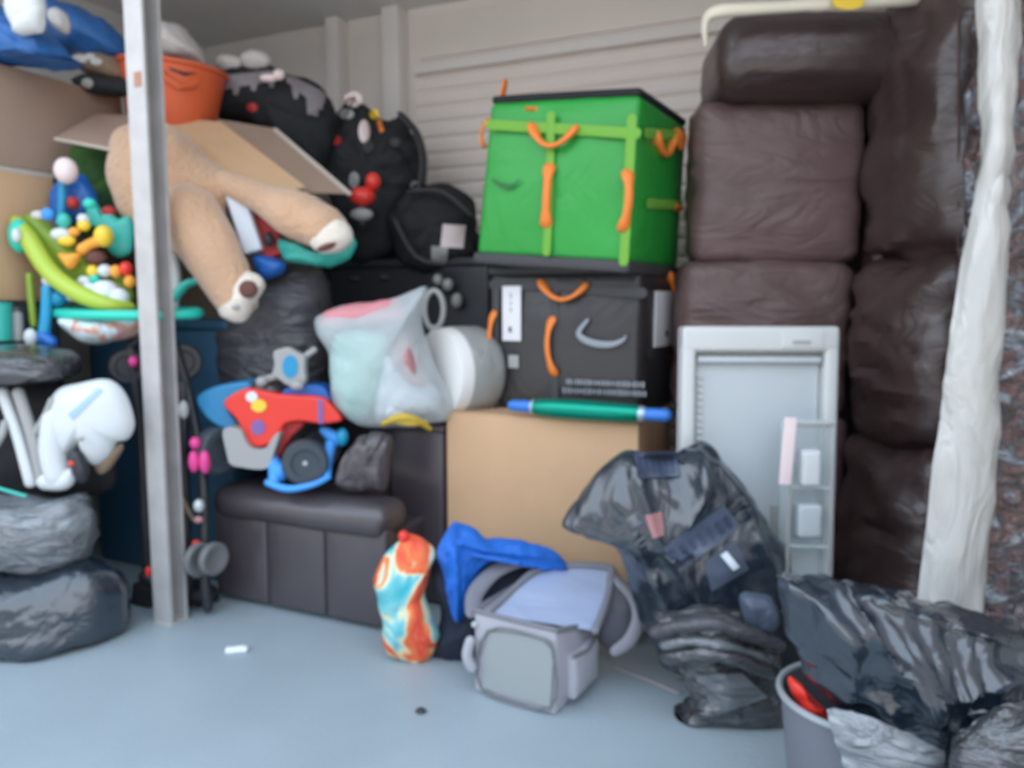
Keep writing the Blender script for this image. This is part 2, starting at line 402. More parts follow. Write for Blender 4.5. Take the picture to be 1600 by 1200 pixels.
# horizontal slats right of the second upright, each a piece
u0, u1 = .05, UR
prof = [(0, 0), (-.010, .006), (-.014, .020), (-.014, .058), (-.006, .074), (0, .080)]
zt = 2.42; k = 0
sm = None
while zt-k*.083 > .09:
    z0 = zt-(k+1)*.083
    if sm is None:
        s = S(); vs = [(x, y, z) for x in (u0, u1) for (y, z) in prof]; n = len(prof)
        s.add(vs, [[i, i+1, n+i+1, n+i] for i in range(n-1)]+[list(range(n)), list(range(n, 2*n))[::-1], [0, n, 2*n-1, n-1]])
        me = bpy.data.meshes.new('slat'); me.from_pydata(s.v, [], s.f); me.materials.append(M_slat); me.update(); sm = me
    o = bpy.data.objects.new('slat', sm); C.objects.link(o); o.parent = wb
    o.matrix_local = MW[wb].inverted() @ TR(B(0, .03, z0), A); k += 1
obj('trim_1', bbox_b(S(), .05, UR, -.012, .03, 2.42, 2.475, .006), M_trim, kind='structure')
for i, (pa, wd) in enumerate(((540, .085), (627, .105))):
    # upright channels on the back wall
    q = (pa-800)/FPX; uu = 0
    # solve for u where the wall point shows at this column
    cx = q; uu = (cx*O.y-O.x)/(UX.x-cx*UX.y)
    s = S(); bbox_b(s, uu-wd/2, uu+wd/2, -.07, .03, 0, ZC, .006)
    obj('trim_%d' % (i+2), s, M_trim, kind='structure')
# flat panels between the uprights with raised edges
for (a, b) in ((-1.40, -.42), (-.33, -.05)):
    obj('panel', bbox_b(S(), a, b, .012, .03, .1, ZC-.10, .004), M_wall, parent=wb)
obj('panel', bbox_b(S(), .08, UR-.05, .012, .03, 2.50, ZC-.06, .004), M_wall, parent=wb)
# ================================================================ STEEL POST
pb = F(262, 978)
post = thing('steel_post', 'tall pale galvanised steel post standing on the floor at the left', 'post', pb, A)
s = S(); wP = .088; dP = .080; t = .006
prism_pts = [(-wP/2, 0), (wP/2, 0), (wP/2, .012), (wP/2-t, .012), (wP/2-t, t), (-wP/2+t, t), (-wP/2+t, dP-t), (wP/2-t, dP-t), (wP/2-t, dP-.012), (wP/2, dP-.012), (wP/2, dP), (-wP/2, dP)]
n = len(prism_pts); vs = [(x-.026, y, 0) for x, y in prism_pts]+[(x-.026, y, ZC) for x, y in prism_pts]
s.add(vs, [list(range(n))[::-1], list(range(n, 2*n))]+[[i, (i+1) % n, (i+1) % n+n, i+n] for i in range(n)])
obj('channel', s, M_steel, post, True, smooth=False)
obj('base_plate', rbox(S(), (-.02, .035, .004), (.09, .09, .008), .003, 1), M_steel, post, True)
h = hit(post, 203, 126, 1, 0)
obj('rust_mark', rbox(S(), (-.015, -.001, h.z), (.035, .002, .05), 0, 1), M_rust, post, True, label='rusty brown mark')
# ================================================================ TALL SOFA ON END
sofa = thing('sofa', 'dark brown leather sofa stood upright on its end against the wall', 'sofa', (1.17*1.05, 2.62*1.05, -.06), -math.radians(4), 0, math.radians(.8), sc=1.05)
def part(name, s, m, p, **k): return obj(name, s, m, p, True, **k)
part('seat_base', rbox(S(), (-.17, .27, 1.0), (.73, .20, 1.86), .03, 4), M_leather, sofa)
zs = [(.28, .80), (.81, 1.335), (1.345, 1.865)]
for i, (a, b) in enumerate(zs):
    ex = .02 if i == 1 else 0
    part('seat_cushion', rbox(S(), (-.295-ex, .10, (a+b)/2), (.545+ex, .20, b-a), .045, 14, (0, .03, 0)), M_leather2, sofa, wr=(.022, 4.2, 3+i, (.8, 1, 2.0), 'r'))
part('armrest', rbox(S(), (-.215, .05, 1.985), (.645, .44, .25), .09, 6, (0, .02, .01)), M_leather, sofa, wr=(.003, 4, 2, (1, 1, 1), 'n'))
part('armrest', rbox(S(), (-.215, .02, .175), (.60, .42, .22), .10, 6), M_leather, sofa)
BA = math.atan2(.13, .45)
for i, (a, b) in enumerate(((.10, .755), (.765, 1.335), (1.345, 2.13))):
    M = TR((.150-.012*(2-i), -.205, (a+b)/2), BA)
    part('back_cushion', rbox(S(), (0, 0, 0), (.25, .46, b-a-.005), .085, 14, (.035, .02, .0), M=M), M_leather, sofa, wr=(.042, 4.5, 11+i*3, (1, .8, 1.7), 'r'))
M = TR((.27, -.12, 1.10), BA)
part('back_frame', rbox(S(), (.055, .02, 1.0), (.085, .13, 1.72), .035, 6, (0, .01, 0)), M_leather, sofa, wr=(.008, 3, 4, (1, 1, 1), 'n'))
part('back_shell', rbox(S(), (0, 0, 0), (.07, .62, 2.06), .03, 5, M=M), M_leather, sofa)
s = S()
hh = [hit(sofa, 1496, y, 1, -.43) for y in (10, 100, 200, 300, 400)]
tube(s, [(p.x, -.435, p.z) for p in hh], .003, 6); part('seam', s, M_seam, sofa)
s = S(); h = hit(sofa, 1278, 90, 1, -.19)
tube(s, [(h.x, .02-.2125*math.cos(a), 1.975+.115*math.sin(a)) for a in [-.8+i*.2 for i in range(9)]], .002, 6); part('seam', s, M_seam, sofa)
# foam / film over the top end
s = S(); pt(s, [(1102, 70, 2.56), (1103, 34, 2.54), (1124, 18, 2.52), (1200, 12, 2.51), (1320, 6, 2.51), (1430, -2, 2.51)], [4, 9, 11, 11, 11, 11], 14, .8, m=6)
foam = obj('foam_sheet', s, M_filmtop, label='cream foam edging folded over the top of the upright sofa', cat='packing foam', wr=(.006, 9, 4, (1, 1, 1), 'n'))
s = S(); sheet(s, [[(1300, -8, 2.47), (1325, -9, 2.47), (1352, -8, 2.47)], [(1302, 4, 2.465), (1326, 4, 2.465), (1350, 3, 2.465)], [(1306, 12, 2.465), (1328, 15, 2.465), (1346, 11, 2.465)]], 3, 3, .006)
obj('tape_strip', s, M_yellow, foam, label='yellow tape')
# white film hanging over the right side
g = [(-60, 1522, 1592), (100, 1533, 1585), (270, 1533, 1577), (400, 1508, 1570), (600, 1476, 1560), (800, 1449, 1545), (950, 1432, 1533), (1100, 1425, 1525)]
rows = [[(l, y, 1.99), (l+(r-l)*.3, y, 1.955), (l+(r-l)*.6, y, 1.94), (r-6, y, 1.95), (r, y, 1.99)] for (y, l, r) in g]
obj('plastic_sheet', sheet(S(), rows, 6, 10, .003), M_film, label='strip of whitish translucent plastic sheet hanging beside the upright sofa', cat='plastic sheet', wr=(.020, 5, 9, (1.8, 1, .9), 'r'))
wr_ = thing('wrapped_mattress', 'tall dark panel wrapped in crinkled shiny clear plastic at the far right', 'wrapped furniture', (1.44, 2.07, 0), 0)
part('panel_body', rbox(S(), (.03, .02, 1.15), (.44, .05, 2.3), .02, 3), M_leather, wr_)
part('clear_wrap', rbox(S(), (.03, .01, 1.151), (.46, .095, 2.302), .03, 26), M_crinkle, wr_, wr=(.05, 8, 5, (1, 1, 1.6), 'r'))
# ================================================================ CARDBOARD BOX, TOTES
c0 = P(697, 645, 2.90); bz = c0.z
box = thing('cardboard_box', 'big plain light brown cardboard box under the black tote bag', 'box', (c0.x, c0.y, 0), A)
BW, BD = .75, .48
part('carton', rbox(S(), (BW/2, BD/2, bz/2), (BW, BD, bz), .006, 3, (.0, .008, 0)), M_card, box)
part('flap', rbox(S(), (BW/2, BD*.25, bz+.003), (BW-.004, BD/2-.004, .005), 0, 1), M_card, box, smooth=False)
part('flap', rbox(S(), (BW/2, BD*.75, bz+.003), (BW-.004, BD/2-.004, .005), 0, 1), M_card, box, smooth=False)
part('tape', rbox(S(), (BW/2, BD/2, bz+.007), (BW, .05, .001), 0, 1), M_tape, box, smooth=False)

def handle(t, name, a, b, sag, r, m, front, ax=1, mode='face'):
    """loop handle between two local points on a face; sag = sideways offset (local vec)"""
    a, b = Vector(a), Vector(b); out = Vector((0, 0, 0)); out[ax] = front
    pts = []; rad = []
    for i in range(13):
        k = i/12; q = a.lerp(b, k)+Vector(sag)*math.sin(math.pi*k)**.8+out*(.35+1.0*math.sin(math.pi*k)**.6)
        pts.append(q); rad.append(r*(1.75 if i in (0, 12) else (1.6 if i in (1, 11) else (1.25 if i in (2, 10) else 1.05))))
    return part(name, tube(S(), pts, rad, 12, .6 if ax == 1 else .8), m, t)
def web(t, name, pts, wd, m, ax=1, off=-.004):
    """flat strap on a face through local points"""
    s = S(); pts = [Vector(p) for p in pts]
    for p in pts: p[ax] += off
    tube(s, pts, [wd/2]*len(pts), 8, .10, up=(0, -1, 0) if ax == 1 else (1, 0, 0))
    return part(name, s, m, t)
def smile(t, name, pts, wmax, m, ax=1, d=.004):
    q = cr([tuple(p) for p in pts], 5); n = len(q); s = S()
    tube(s, q, [wmax*(.25+.75*math.sin(math.pi*min(1, .08+i/(n-1)*.95))) for i in range(n)], 8, .12, up=(0, -1, 0))
    return part(name, s, m, t)
# black tote
a0 = P(766, 636, 3.03)
tb = thing('black_tote_bag', 'large black insulated tote bag with orange handles on the cardboard box', 'tote bag', (a0.x, a0.y, bz+.008), A-math.radians(4))
TW, TD, TH = .615, .46, .52
part('body', rbox(S(), (TW/2, TD/2, TH/2), (TW, TD, TH), .022, 12, (.01, .018, 0)), M_black, tb, wr=(.005, 5, 2, (1, 1, 1), 'r'))
part('lid', rbox(S(), (TW/2, TD/2, TH+.012), (TW+.015, TD+.015, .035), .014, 3), M_webk, tb)
f = -.018
def hp(x, y, d=-.016): q = hit(tb, x, y, 1, d); return q
web(tb, 'webbing', [hp(770, 445), hp(860, 446), hp(950, 455), hp(1005, 458)], .038, M_webk)
web(tb, 'webbing', [hp(776, 450), hp(774, 520), hp(775, 632)], .032, M_webk)
web(tb, 'webbing', [hp(866, 440), hp(868, 540), hp(867, 636)], .032, M_webk)
handle(tb, 'handle', hp(848, 442), hp(915, 447), (0, 0, -.055), .0125, M_orange, -.02)
handle(tb, 'handle', hp(864, 500), hp(867, 582), (-.016, 0, 0), .0125, M_orange, -.02)
handle(tb, 'handle', hp(773, 490), hp(773, 568), (-.01, 0, 0), .0105, M_orange, -.02)
for (x0, y0, x1, y1) in ((785, 447, 814, 533),):
    a, b = hp(x0, y0, -.022), hp(x1, y1, -.022)
    part('address_label', rbox(S(), ((a.x+b.x)/2, -.022, (a.z+b.z)/2), (abs(b.x-a.x), .004, abs(a.z-b.z)), .0018, 2), M_label, tb, label='white rounded label strip')
    c_ = hp(797, 515, -.026); part('label_dot', rbox(S(), (c_.x, -.0255, c_.z), (.012, .002, .02), .0008, 1), M_blackpl, tb)
    for kx, (dx, dy, hh_) in enumerate(((798, 462, .022), (798, 474, .014), (798, 484, .018))):
        c_ = hp(dx, dy, -.025); part('label_mark', rbox(S(), (c_.x, -.0248, c_.z), (.006, .001, hh_), 0, 1), M_greyprint, tb)
c_ = hp(803, 565, -.018); part('badge', rbox(S(), (c_.x, -.021, c_.z), (.045, .004, .05), .0018, 2), M_handle, tb)
def hr(x, y): q = hit(tb, x, y, 0, TW+.004); return q
a, b = hr(1022, 455), hr(1047, 538)
part('address_label', rbox(S(), (TW+.014, (a.y+b.y)/2, (a.z+b.z)/2), (.004, abs(b.y-a.y)*1.15, abs(a.z-b.z)), .0018, 2), M_label, tb, wr=(.004, 18, 2, (1, 1, 1), 'r'), label='crumpled white label strip')
c_ = hr(1036, 521); part('label_dot', rbox(S(), (TW+.018, c_.y, c_.z), (.003, .03, .022), .001, 1), M_blackpl, tb)
web(tb, 'webbing', [hr(1010, 552), hr(1030, 549), hr(1056, 546)], .035, M_webk, 0, .006)
handle(tb, 'handle', hr(1044, 430), hr(1054, 462), (0, -.01, -.02), .012, M_orange, .012, 0)
handle(tb, 'handle', hr(1052, 545), hr(1062, 560), (0, 0, -.01), .010, M_orange, .02, 0)
smile(tb, 'arc_logo', [hp(x, y, -.034) for (x, y) in ((918, 500), (904, 519), (912, 530), (932, 537), (955, 538), (972, 532), (978, 525))], .0125, M_greyprint)
random.seed(3)
s = S()
for ln, yb in enumerate((596, 610)):
    x = 878.0 if ln else 884.0
    while x < (1010 if ln else 1003):
        wdt = random.uniform(2.5, 5.5); y = yb+(x-880)*.045
        c_ = hp(x+wdt/2, y, -.034); kk = 2.6/FPX
        rbox(s, (c_.x, -.031, c_.z), (wdt*kk*.8, .002, random.choice((7, 9, 10))*kk), 0, 1); x += wdt+random.uniform(.6, 1.6)
part('printed_lines', s, M_greyprint, tb, smooth=False)
# green tote
g0 = P(744, 386, 2.92)
tg = thing('green_tote_bag', 'large bright green tote bag with orange handles on top of the black tote', 'tote bag', (g0.x, g0.y, bz+TH+.080), A-math.radians(5), 0, math.radians(4.5))
GW, GD, GH = .605, .55, .548
part('body', rbox(S(), (GW/2, GD/2, GH/2), (GW, GD, GH), .022, 12, (.012, .02, .03), taper=.05), M_green, tg, wr=(.004, 4, 6, (1, 1, 1), 'r'))
part('bottom_panel', rbox(S(), (GW/2, GD/2, -.015), (GW+.02, GD+.02, .045), .014, 3), M_webk, tg, label='black base')
part('lid', rbox(S(), (GW/2, GD/2, GH+.012), (GW*.955, GD*.94, .028), .012, 8, (0, 0, .02)), M_dark, tg, label='dark lid')
def gp(x, y, d=-.014): return hit(tg, x, y, 1, d)
web(tg, 'webbing', [gp(765, 195), gp(830, 199), gp(920, 204), gp(996, 209)], .036, M_webg)
web(tg, 'webbing', [gp(862, 180), gp(860, 300), gp(855, 395)], .032, M_webg, off=-.007)
web(tg, 'webbing', [gp(988, 185), gp(982, 300), gp(975, 410)], .034, M_webg, off=-.005)
handle(tg, 'handle', gp(834, 199), gp(899, 203), (0, 0, -.062), .0135, M_orange, -.02)
handle(tg, 'handle', gp(860, 262), gp(855, 350), (.004, 0, 0), .0135, M_orange, -.02)
handle(tg, 'handle', gp(982, 272), gp(975, 356), (.020, 0, 0), .0135, M_orange, -.02)
handle(tg, 'handle', gp(828, 172, .03), gp(840, 172, .03), (0, 0, .0), .010, M_orange, -.02)
smile(tg, 'arc_logo', [gp(x, y, -.024) for (x, y) in ((768, 280), (785, 290), (800, 290), (812, 280))], .008, M_darkprint)
def gr(x, y): return hit(tg, x, y, 0, GW-.004)
web(tg, 'webbing', [gr(1003, 208), gr(1030, 210), gr(1062, 212)], .034, M_webg, 0, .014)
web(tg, 'webbing', [gr(1005, 318), gr(1030, 319), gr(1058, 320)], .034, M_webg, 0, .017)
handle(tg, 'handle', gr(1022, 211), gr(1050, 213), (0, 0, -.065), .013, M_orange, .012, 0)
handle(tg, 'handle', gr(1056, 208), gr(1063, 212), (0, .0, -.045), .014, M_orange, .012, 0)
handle(tg, 'handle', gr(1050, 322), gr(1058, 325), (0, 0, 0), .013, M_orange, .008, 0)
c_ = hit(tg, 784, 150, 1, GD*.25)
part('hang_strap', tube(S(), [(c_.x-.004, GD*.25, c_.z-.08), (c_.x, GD*.25, c_.z-.02), (c_.x+.012, GD*.25, c_.z+.05)], [.014, .02, .016], 10, .4), M_orange, tg)
c_ = hit(tg, 753, 208, 1, .06)
handle(tg, 'handle', (c_.x+.012, .08, c_.z+.045), (c_.x, .08, c_.z-.04), (-.01, 0, 0), .010, M_orange, -.012)
# foil roll
ra, rb = P(800, 630, 2.77), P(1042, 660, 2.515)
ra = Vector((ra.x, ra.y, bz+.046)); rb = Vector((rb.x, rb.y, bz+.046))
D_ = rb-ra
roll = thing('foil_roll', 'shiny green roll with blue ends lying on the cardboard box edge', 'toy roll', ra.lerp(rb, .5)-Vector((0, 0, .036)))
part_w = lambda n_, s_, m_, p_, **k: obj(n_, s_, m_, p_, False, **k)
part_w('tube_body', tube(S(), [ra+D_*k_ for k_ in (.17, .3, .45, .6, .82)], [.030, .035, .036, .034, .030], 20), M_foil, roll)
for a_, b_ in ((.0, .15), (.85, 1.0)):
    part_w('end_cap', tube(S(), [ra+D_*a_, ra+D_*(a_+b_)/2, ra+D_*b_], [.020, .022, .022], 16), M_foilend, roll)
for k_ in (.15, .84): part_w('band', tube(S(), [ra+D_*k_, ra+D_*(k_+.015)], .027, 16), M_silver, roll)
# ================================================================ FRIDGE DOOR AND CLEAR DRAWER
fp = F(1060, 0) if False else P(1056, 505, 2.44)
fr = thing('fridge_door', 'white fridge door with shallow liner leaning on the upright sofa', 'fridge door', (P(1052, 900, 2.44).x, 2.36, 0), -math.radians(2), -math.radians(2.5))
FW, FH, FD = .485, 1.13, .06
part('door_panel', rbox(S(), (FW/2, FD/2+.02, FH/2), (FW, FD*.6, FH), .012, 3), M_fridge, fr)
for nm, c_, d_ in (('rim', (.022, .012, FH/2), (.044, .06, FH)), ('rim', (FW-.022, .012, FH/2), (.044, .06, FH)), ('rim', (FW/2, .012, FH-.04), (FW, .062, .08)), ('rim', (FW/2, .012, .03), (FW, .06, .06))):
    part(nm, rbox(S(), c_, d_, .014, 3), M_fridge, fr)
part('liner', rbox(S(), (FW/2, .028, FH/2-.02), (FW-.10, .012, FH-.16), .005, 2), M_fridgein, fr)
part('liner_ledge', rbox(S(), (FW/2, .012, FH-.105), (FW-.10, .035, .02), .006, 2), M_fridgein, fr)
for k_ in range(18): part('shelf_ridge', rbox(S(), (.064, .018, FH-.16-k_*.022), (.018, .012, .009), .003, 1), M_fridge, fr)
part('catch', rbox(S(), (.37, -.018, FH-.045), (.13, .008, .045), .003, 2), M_fridge, fr)
part('catch_label', rbox(S(), (.365, -.023, FH-.05), (.055, .002, .012), 0, 1), M_handle, fr)
part('vent_label', rbox(S(), (.33, .018, .50), (.075, .008, .13), .003, 1), M_handle, fr)
# clear drawer standing in front at the right
dr = thing('clear_plastic_box', 'clear plastic fridge box stood on end before the fridge door', 'container', (P(1262, 640, 2.28).x, 2.28, .22), -math.radians(3), -math.radians(2))
for c_, d_ in (((-.055, 0, .35), (.005, .09, .55)), ((.07, 0, .35), (.005, .09, .55)), ((.0075, .043, .35), (.13, .005, .55)), ((.0075, 0, .625), (.13, .09, .005)), ((.0075, 0, .075), (.13, .09, .005))):
    part('drawer_wall', rbox(S(), c_, d_, .002, 1), M_clear, dr)
for a_, b_ in (((-.055, -.045, .62), (.07, -.045, .62)), ((-.055, -.045, .08), (-.055, -.045, .62)), ((.07, -.045, .08), (.07, -.045, .62))):
    part('drawer_rim', tube(S(), [a_, b_], .006, 8), M_handle, dr)
part('divider', rbox(S(), (.01, -.01, .43), (.125, .07, .006), .002, 1), M_clear, dr)
part('divider', rbox(S(), (.01, -.01, .25), (.125, .07, .006), .002, 1), M_clear, dr)
s = S(); rbox(s, (0, 0, 0), (.036, .004, .20), .0015, 2, M=TR(P(1231, 705, 2.22), 0, 0, math.radians(3)))
obj('label_strip', s, M_pinklabel, dr, label='pinkish white printed strip')
s = S(); rbox(s, (0, 0, 0), (.058, .05, .11), .012, 3, M=TR(P(1264, 730, 2.26), 0))
obj('insert', s, M_white, dr, label='white plastic insert')
s = S(); rbox(s, (0, 0, 0), (.07, .05, .10), .01, 3, M=TR(P(1262, 812, 2.26), 0))
obj('insert', s, M_fridgein, dr)
# drawer stand-in support: a low carton hidden behind the black bags
lc = thing('low_crate', 'low dark crate behind the black bags under the clear plastic box', 'crate', (P(1262, 640, 2.28).x, 2.27, 0), -math.radians(3))
part('shell', rbox(S(), (0, 0, .145), (.20, .13, .287), .008, 2), M_blackpl, lc)
# ================================================================ LOVESEAT
lf = F(607, 992)
ls = thing('loveseat', 'low dark brown leather armchair with a padded front edge, toys piled on it', 'armchair', lf, A)
LW = .83; LH = .40
for i, (a, b) in enumerate(((-LW, -.56), (-.56, -.28), (-.28, 0))):
    part('front_panel', rbox(S(), ((a+b)/2, .03, .205), (b-a-.004, .06, .37), .014, 4, (0, .006, 0)), M_leatherg, ls)
part('frame', rbox(S(), (-LW/2-.01, .38, .19), (LW-.03, .62, .34), .02, 2), M_leatherg, ls)
part('seat_roll', rbox(S(), (-LW/2+.005, .07, .412), (LW, .20, .135), .062, 8, (0, .006, .004)), M_leatherg, ls, wr=(.004, 4, 7, (.6, 1, 1), 'n'))
part('seat_cushion', rbox(S(), (-LW/2-.10, .42, .40), (LW-.20, .55, .13), .04, 6, (0, 0, .01)), M_leatherg, ls)
part('armrest', rbox(S(), (-.06, .52, .365), (.255, .44, .70), .022, 3), M_leatherg, ls)
part('armrest_top', rbox(S(), (-.075, .52, .715), (.30, .46, .035), .016, 3), M_leatherg, ls)
part('backrest', rbox(S(), (-LW/2+.01, .78, .40), (LW-.01, .13, .66), .04, 4), M_leatherg, ls)
s = S(); blob(s, [(520, 742), (540, 700), (572, 674), (610, 676), (614, 710), (610, 766), (560, 770), (524, 762)], 2.82, .06, .8)
obj('side_cushion', s, M_leatherg, ls, wr=(.022, 8, 3, (2.2, 1, .8), 'r'), label='crumpled leather side cushion')
from mathutils.bvhtree import BVHTree
def decal(o, px, m, name='patch', nu=6, nv=6, lift=.004, parent=None, label=None, th=.002, sm=False):
    """thin piece lying on the surface of o; px = four corners (or outline centre + radii)"""
    mw = MW[o] if o.parent is None else MW[o.parent]
    bv = BVHTree.FromPolygons([mw @ v.co for v in o.data.vertices], [list(p.vertices) for p in o.data.polygons])
    cpos = Vector((0, 0, H)); vs = []; n_prev = None
    def cast(x, y):
        d = (P(x, y, 3.0)-cpos).normalized(); h, n, i, dd = bv.ray_cast(cpos, d)
        return (h-d*lift, d) if h else (None, d)
    pts = []
    for j in range(nv+1):
        for i in range(nu+1):
            u, v = i/nu, j/nv
            if len(px) == 4 and hasattr(px[0], '__len__'):
                a, b, c, d = px
                x = (a[0]*(1-u)+b[0]*u)*(1-v)+(d[0]*(1-u)+c[0]*u)*v; y = (a[1]*(1-u)+b[1]*u)*(1-v)+(d[1]*(1-u)+c[1]*u)*v
            else:
                cx, cy, rx, ry = px; a = 2*u-1; b = 2*v-1
                x = cx+rx*a*math.sqrt(1-b*b/2); y = cy+ry*b*math.sqrt(1-a*a/2)
            pts.append(cast(x, y))
    ok = [p for p, d in pts if p]
    if not ok: return None
    avg = sum((p.y for p in ok))/len(ok)
    out = []
    for (p, d) in pts:
        out.append(p if p else cpos+d*((avg-0)/d.y))
    n = len(out); M_ = nu+1
    f = [[j*M_+i, j*M_+i+1, (j+1)*M_+i+1, (j+1)*M_+i] for j in range(nv) for i in range(nu)]
    bk = [p+Vector((0, th+lift, 0)) for p in out]
    e = []
    for i in range(nu): e += [[i, i+1, i+1+n, i+n][::-1], [nv*M_+i, nv*M_+i+1, nv*M_+i+1+n, nv*M_+i+n]]
    for j in range(nv): e += [[j*M_, (j+1)*M_, (j+1)*M_+n, j*M_+n], [j*M_+nu, (j+1)*M_+nu, (j+1)*M_+nu+n, j*M_+nu+n][::-1]]
    s = S(); s.add(out+bk, f+[[a+n for a in q][::-1] for q in f]+e)
    return obj(name, s, m, parent or o, label=label)
def bl(name, label, cat, outline, Y, T, mt, wr=(.02, 6, 1, (1, 1, 1.6), 'r'), **k):
    kk = {q: k.pop(q) for q in list(k) if q in ('back', 'center', 'tilt', 'p', 'rings', 'folds', 'm')}
    zm = k.get('zmin'); s = S(); blob(s, outline, Y, T, zmin=zm, **kk)
    return obj(name, s, mt, label=label, cat=cat, wr=wr, **k)
def ppart(name, s, m, p, **k): return obj(name, s, m, p, False, **k)
def ellp(name, args, m, p, **k): s = S(); ptell(s, *args); return ppart(name, s, m, p, **k)
# ================================================================ TOY QUAD BIKE
qb = thing('toy_quad_bike', 'red and blue ride-on toy quad bike with black wheels on the leather armchair', 'toy vehicle', P(420, 760, 2.97))
def pblob(name, outl, Y, T, m, p, wr=None, **k):
    kk = {q: k.pop(q) for q in list(k) if q in ('back', 'center', 'tilt', 'p', 'rings', 'zmin')}
    s = S(); blob(s, outl, Y, T, **kk); return ppart(name, s, m, p, wr=wr, **k)
def pprism(name, outl, Y, dep, m, par, bev=.012, sm=3, **k):
    q = cr2(outl, sm) if sm > 1 else outl
    f = [P(x, y, Y) for x, y in q]; n = len(f); s_ = S()
    ar = sum(f[i].x*f[(i+1) % n].z-f[(i+1) % n].x*f[i].z for i in range(n))
    if ar < 0: f = f[::-1]
    fs = [list(range(n)), list(range(n, 2*n))[::-1]]+[[(i+1) % n, i, i+n, (i+1) % n+n] for i in range(n)]
    s_.add(f+[v+Vector((0, dep, 0)) for v in f], fs)
    o = ppart(name, s_, m, par, sharp=60, **k)
    b = o.modifiers.new('bevel', 'BEVEL'); b.width = bev; b.segments = 3; b.limit_method = 'ANGLE'; b.angle_limit = math.radians(50)
    return o
fen = pprism('rear_fender', [(306, 624), (325, 608), (348, 601), (387, 597), (388, 610), (352, 632), (374, 668), (350, 671), (322, 654)], 2.93, .16, M_sky, qb, .02, label='blue rear fender')
red = pprism('body', [(348, 631), (366, 614), (388, 607), (420, 613), (442, 617), (496, 620), (514, 630), (534, 655), (520, 661), (500, 663), (468, 659), (444, 664), (436, 682), (416, 697), (392, 697), (380, 678), (369, 656)], 2.86, .14, M_red, qb, .018)
pprism('neck', [(440, 662), (476, 660), (456, 682), (444, 700), (434, 720), (427, 716), (430, 690)], 2.89, .06, M_reddk, qb, .008)
pprism('footboard', [(348, 671), (373, 671), (381, 684), (390, 699), (405, 703), (417, 698), (427, 682), (437, 677), (429, 704), (420, 729), (405, 734), (380, 731), (360, 726), (353, 706)], 2.83, .10, M_handle, qb, .010, label='pale grey foot panel')
pprism('front_cowl', [(443, 617), (448, 606), (470, 602), (492, 602), (508, 608), (520, 634), (508, 626), (496, 620)], 2.90, .12, M_blue, qb, .012, label='deep blue cowl')
pblob('seat', [(392, 610), (402, 594), (432, 595), (446, 610), (430, 622), (412, 614)], 2.95, .06, M_leatherg, qb, back=1.2)
hb = pprism('handlebar', [(426, 551), (438, 545), (450, 543), (468, 553), (476, 556), (476, 576), (477, 596), (466, 606), (448, 602), (434, 592), (424, 588), (428, 570)], 2.87, .05, M_handle, qb, .010)
s = S(); pt(s, [(470, 562, 2.9), (482, 553, 2.9), (492, 546, 2.9)], [6, 5, 5]); pt(s, [(430, 588, 2.9), (416, 593, 2.9), (406, 597, 2.9)], [6, 6, 8]); ppart('handlebar_grip', s, M_handle, qb)
ellp('handlebar_knob', (464, 602, 2.86, 11, 8), M_handle, qb); ellp('handlebar_knob', (409, 596, 2.87, 9, 8), M_handle, qb)
decal(hb, (453, 573, 12, 18), M_skyd, 'disc', parent=qb, label='bright blue oval disc')
decal(red, (404, 634, 12, 10), M_yellow, 'sticker', parent=qb, label='yellow sticker'); decal(red, (393, 620, 9, 8), M_whitecloth, 'sticker', parent=qb, label='white sticker')
decal(red, (403, 668, 11, 12), M_purple, 'sticker', parent=qb, label='purple sticker')
decal(red, ((496, 624), (504, 626), (505, 662), (497, 662)), M_purple, 'stripe', parent=qb)
def wheel(t, px, py, Y, r, wdt, yaw, hub=True, nm='wheel', m=M_rubber):
    M = TR(P(px, py, Y), yaw) @ Matrix.Rotation(math.pi/2, 4, 'X')
    s = S(); lathe(s, [(r*.12, wdt*.36), (r*.55, wdt*.38), (r*.62, wdt*.50), (r*.90, wdt*.5), (r, wdt*.3), (r, -wdt*.3), (r*.9, -wdt*.5), (r*.2, -wdt*.5)], M, 32)
    o = ppart(nm, s, m, t)
    if hub:
        s = S(); lathe(s, [(.001, wdt*.46), (r*.09, wdt*.44), (r*.12, wdt*.36), (r*.12, 0)], M, 20); ppart('hub', s, M_mirror, o)
    return o
wheel(qb, 477, 722, 2.83, .085, .07, math.radians(14)); wheel(qb, 338, 704, 2.93, .092, .07, math.radians(60), False)
wheel(qb, 366, 700, 3.12, .09, .06, math.radians(25), False); wheel(qb, 500, 700, 3.08, .085, .06, math.radians(14), False)
s = S(); pt(s, [(425, 715, 2.86), (432, 735, 2.84), (428, 752, 2.80)], [8, 13, 9]); pt(s, [(418, 754, 2.79), (450, 764, 2.77), (490, 757, 2.77), (514, 745, 2.80)], [6, 6, 5, 5]); ptell(s, 438, 738, 2.83, 12, 15)
pt(s, [(505, 672, 2.93), (520, 682, 2.93), (528, 690, 2.93)], [7, 11, 9]); pt(s, [(518, 690, 2.93), (512, 722, 2.9), (512, 745, 2.82)], [9, 8, 6])
bt = obj('plastic_toy', s, M_bright, label='bright blue plastic toy parts tangled under the quad bike wheels', cat='toy')
ellp('knob', (535, 683, 2.92, 10, 15), M_aqua, bt)
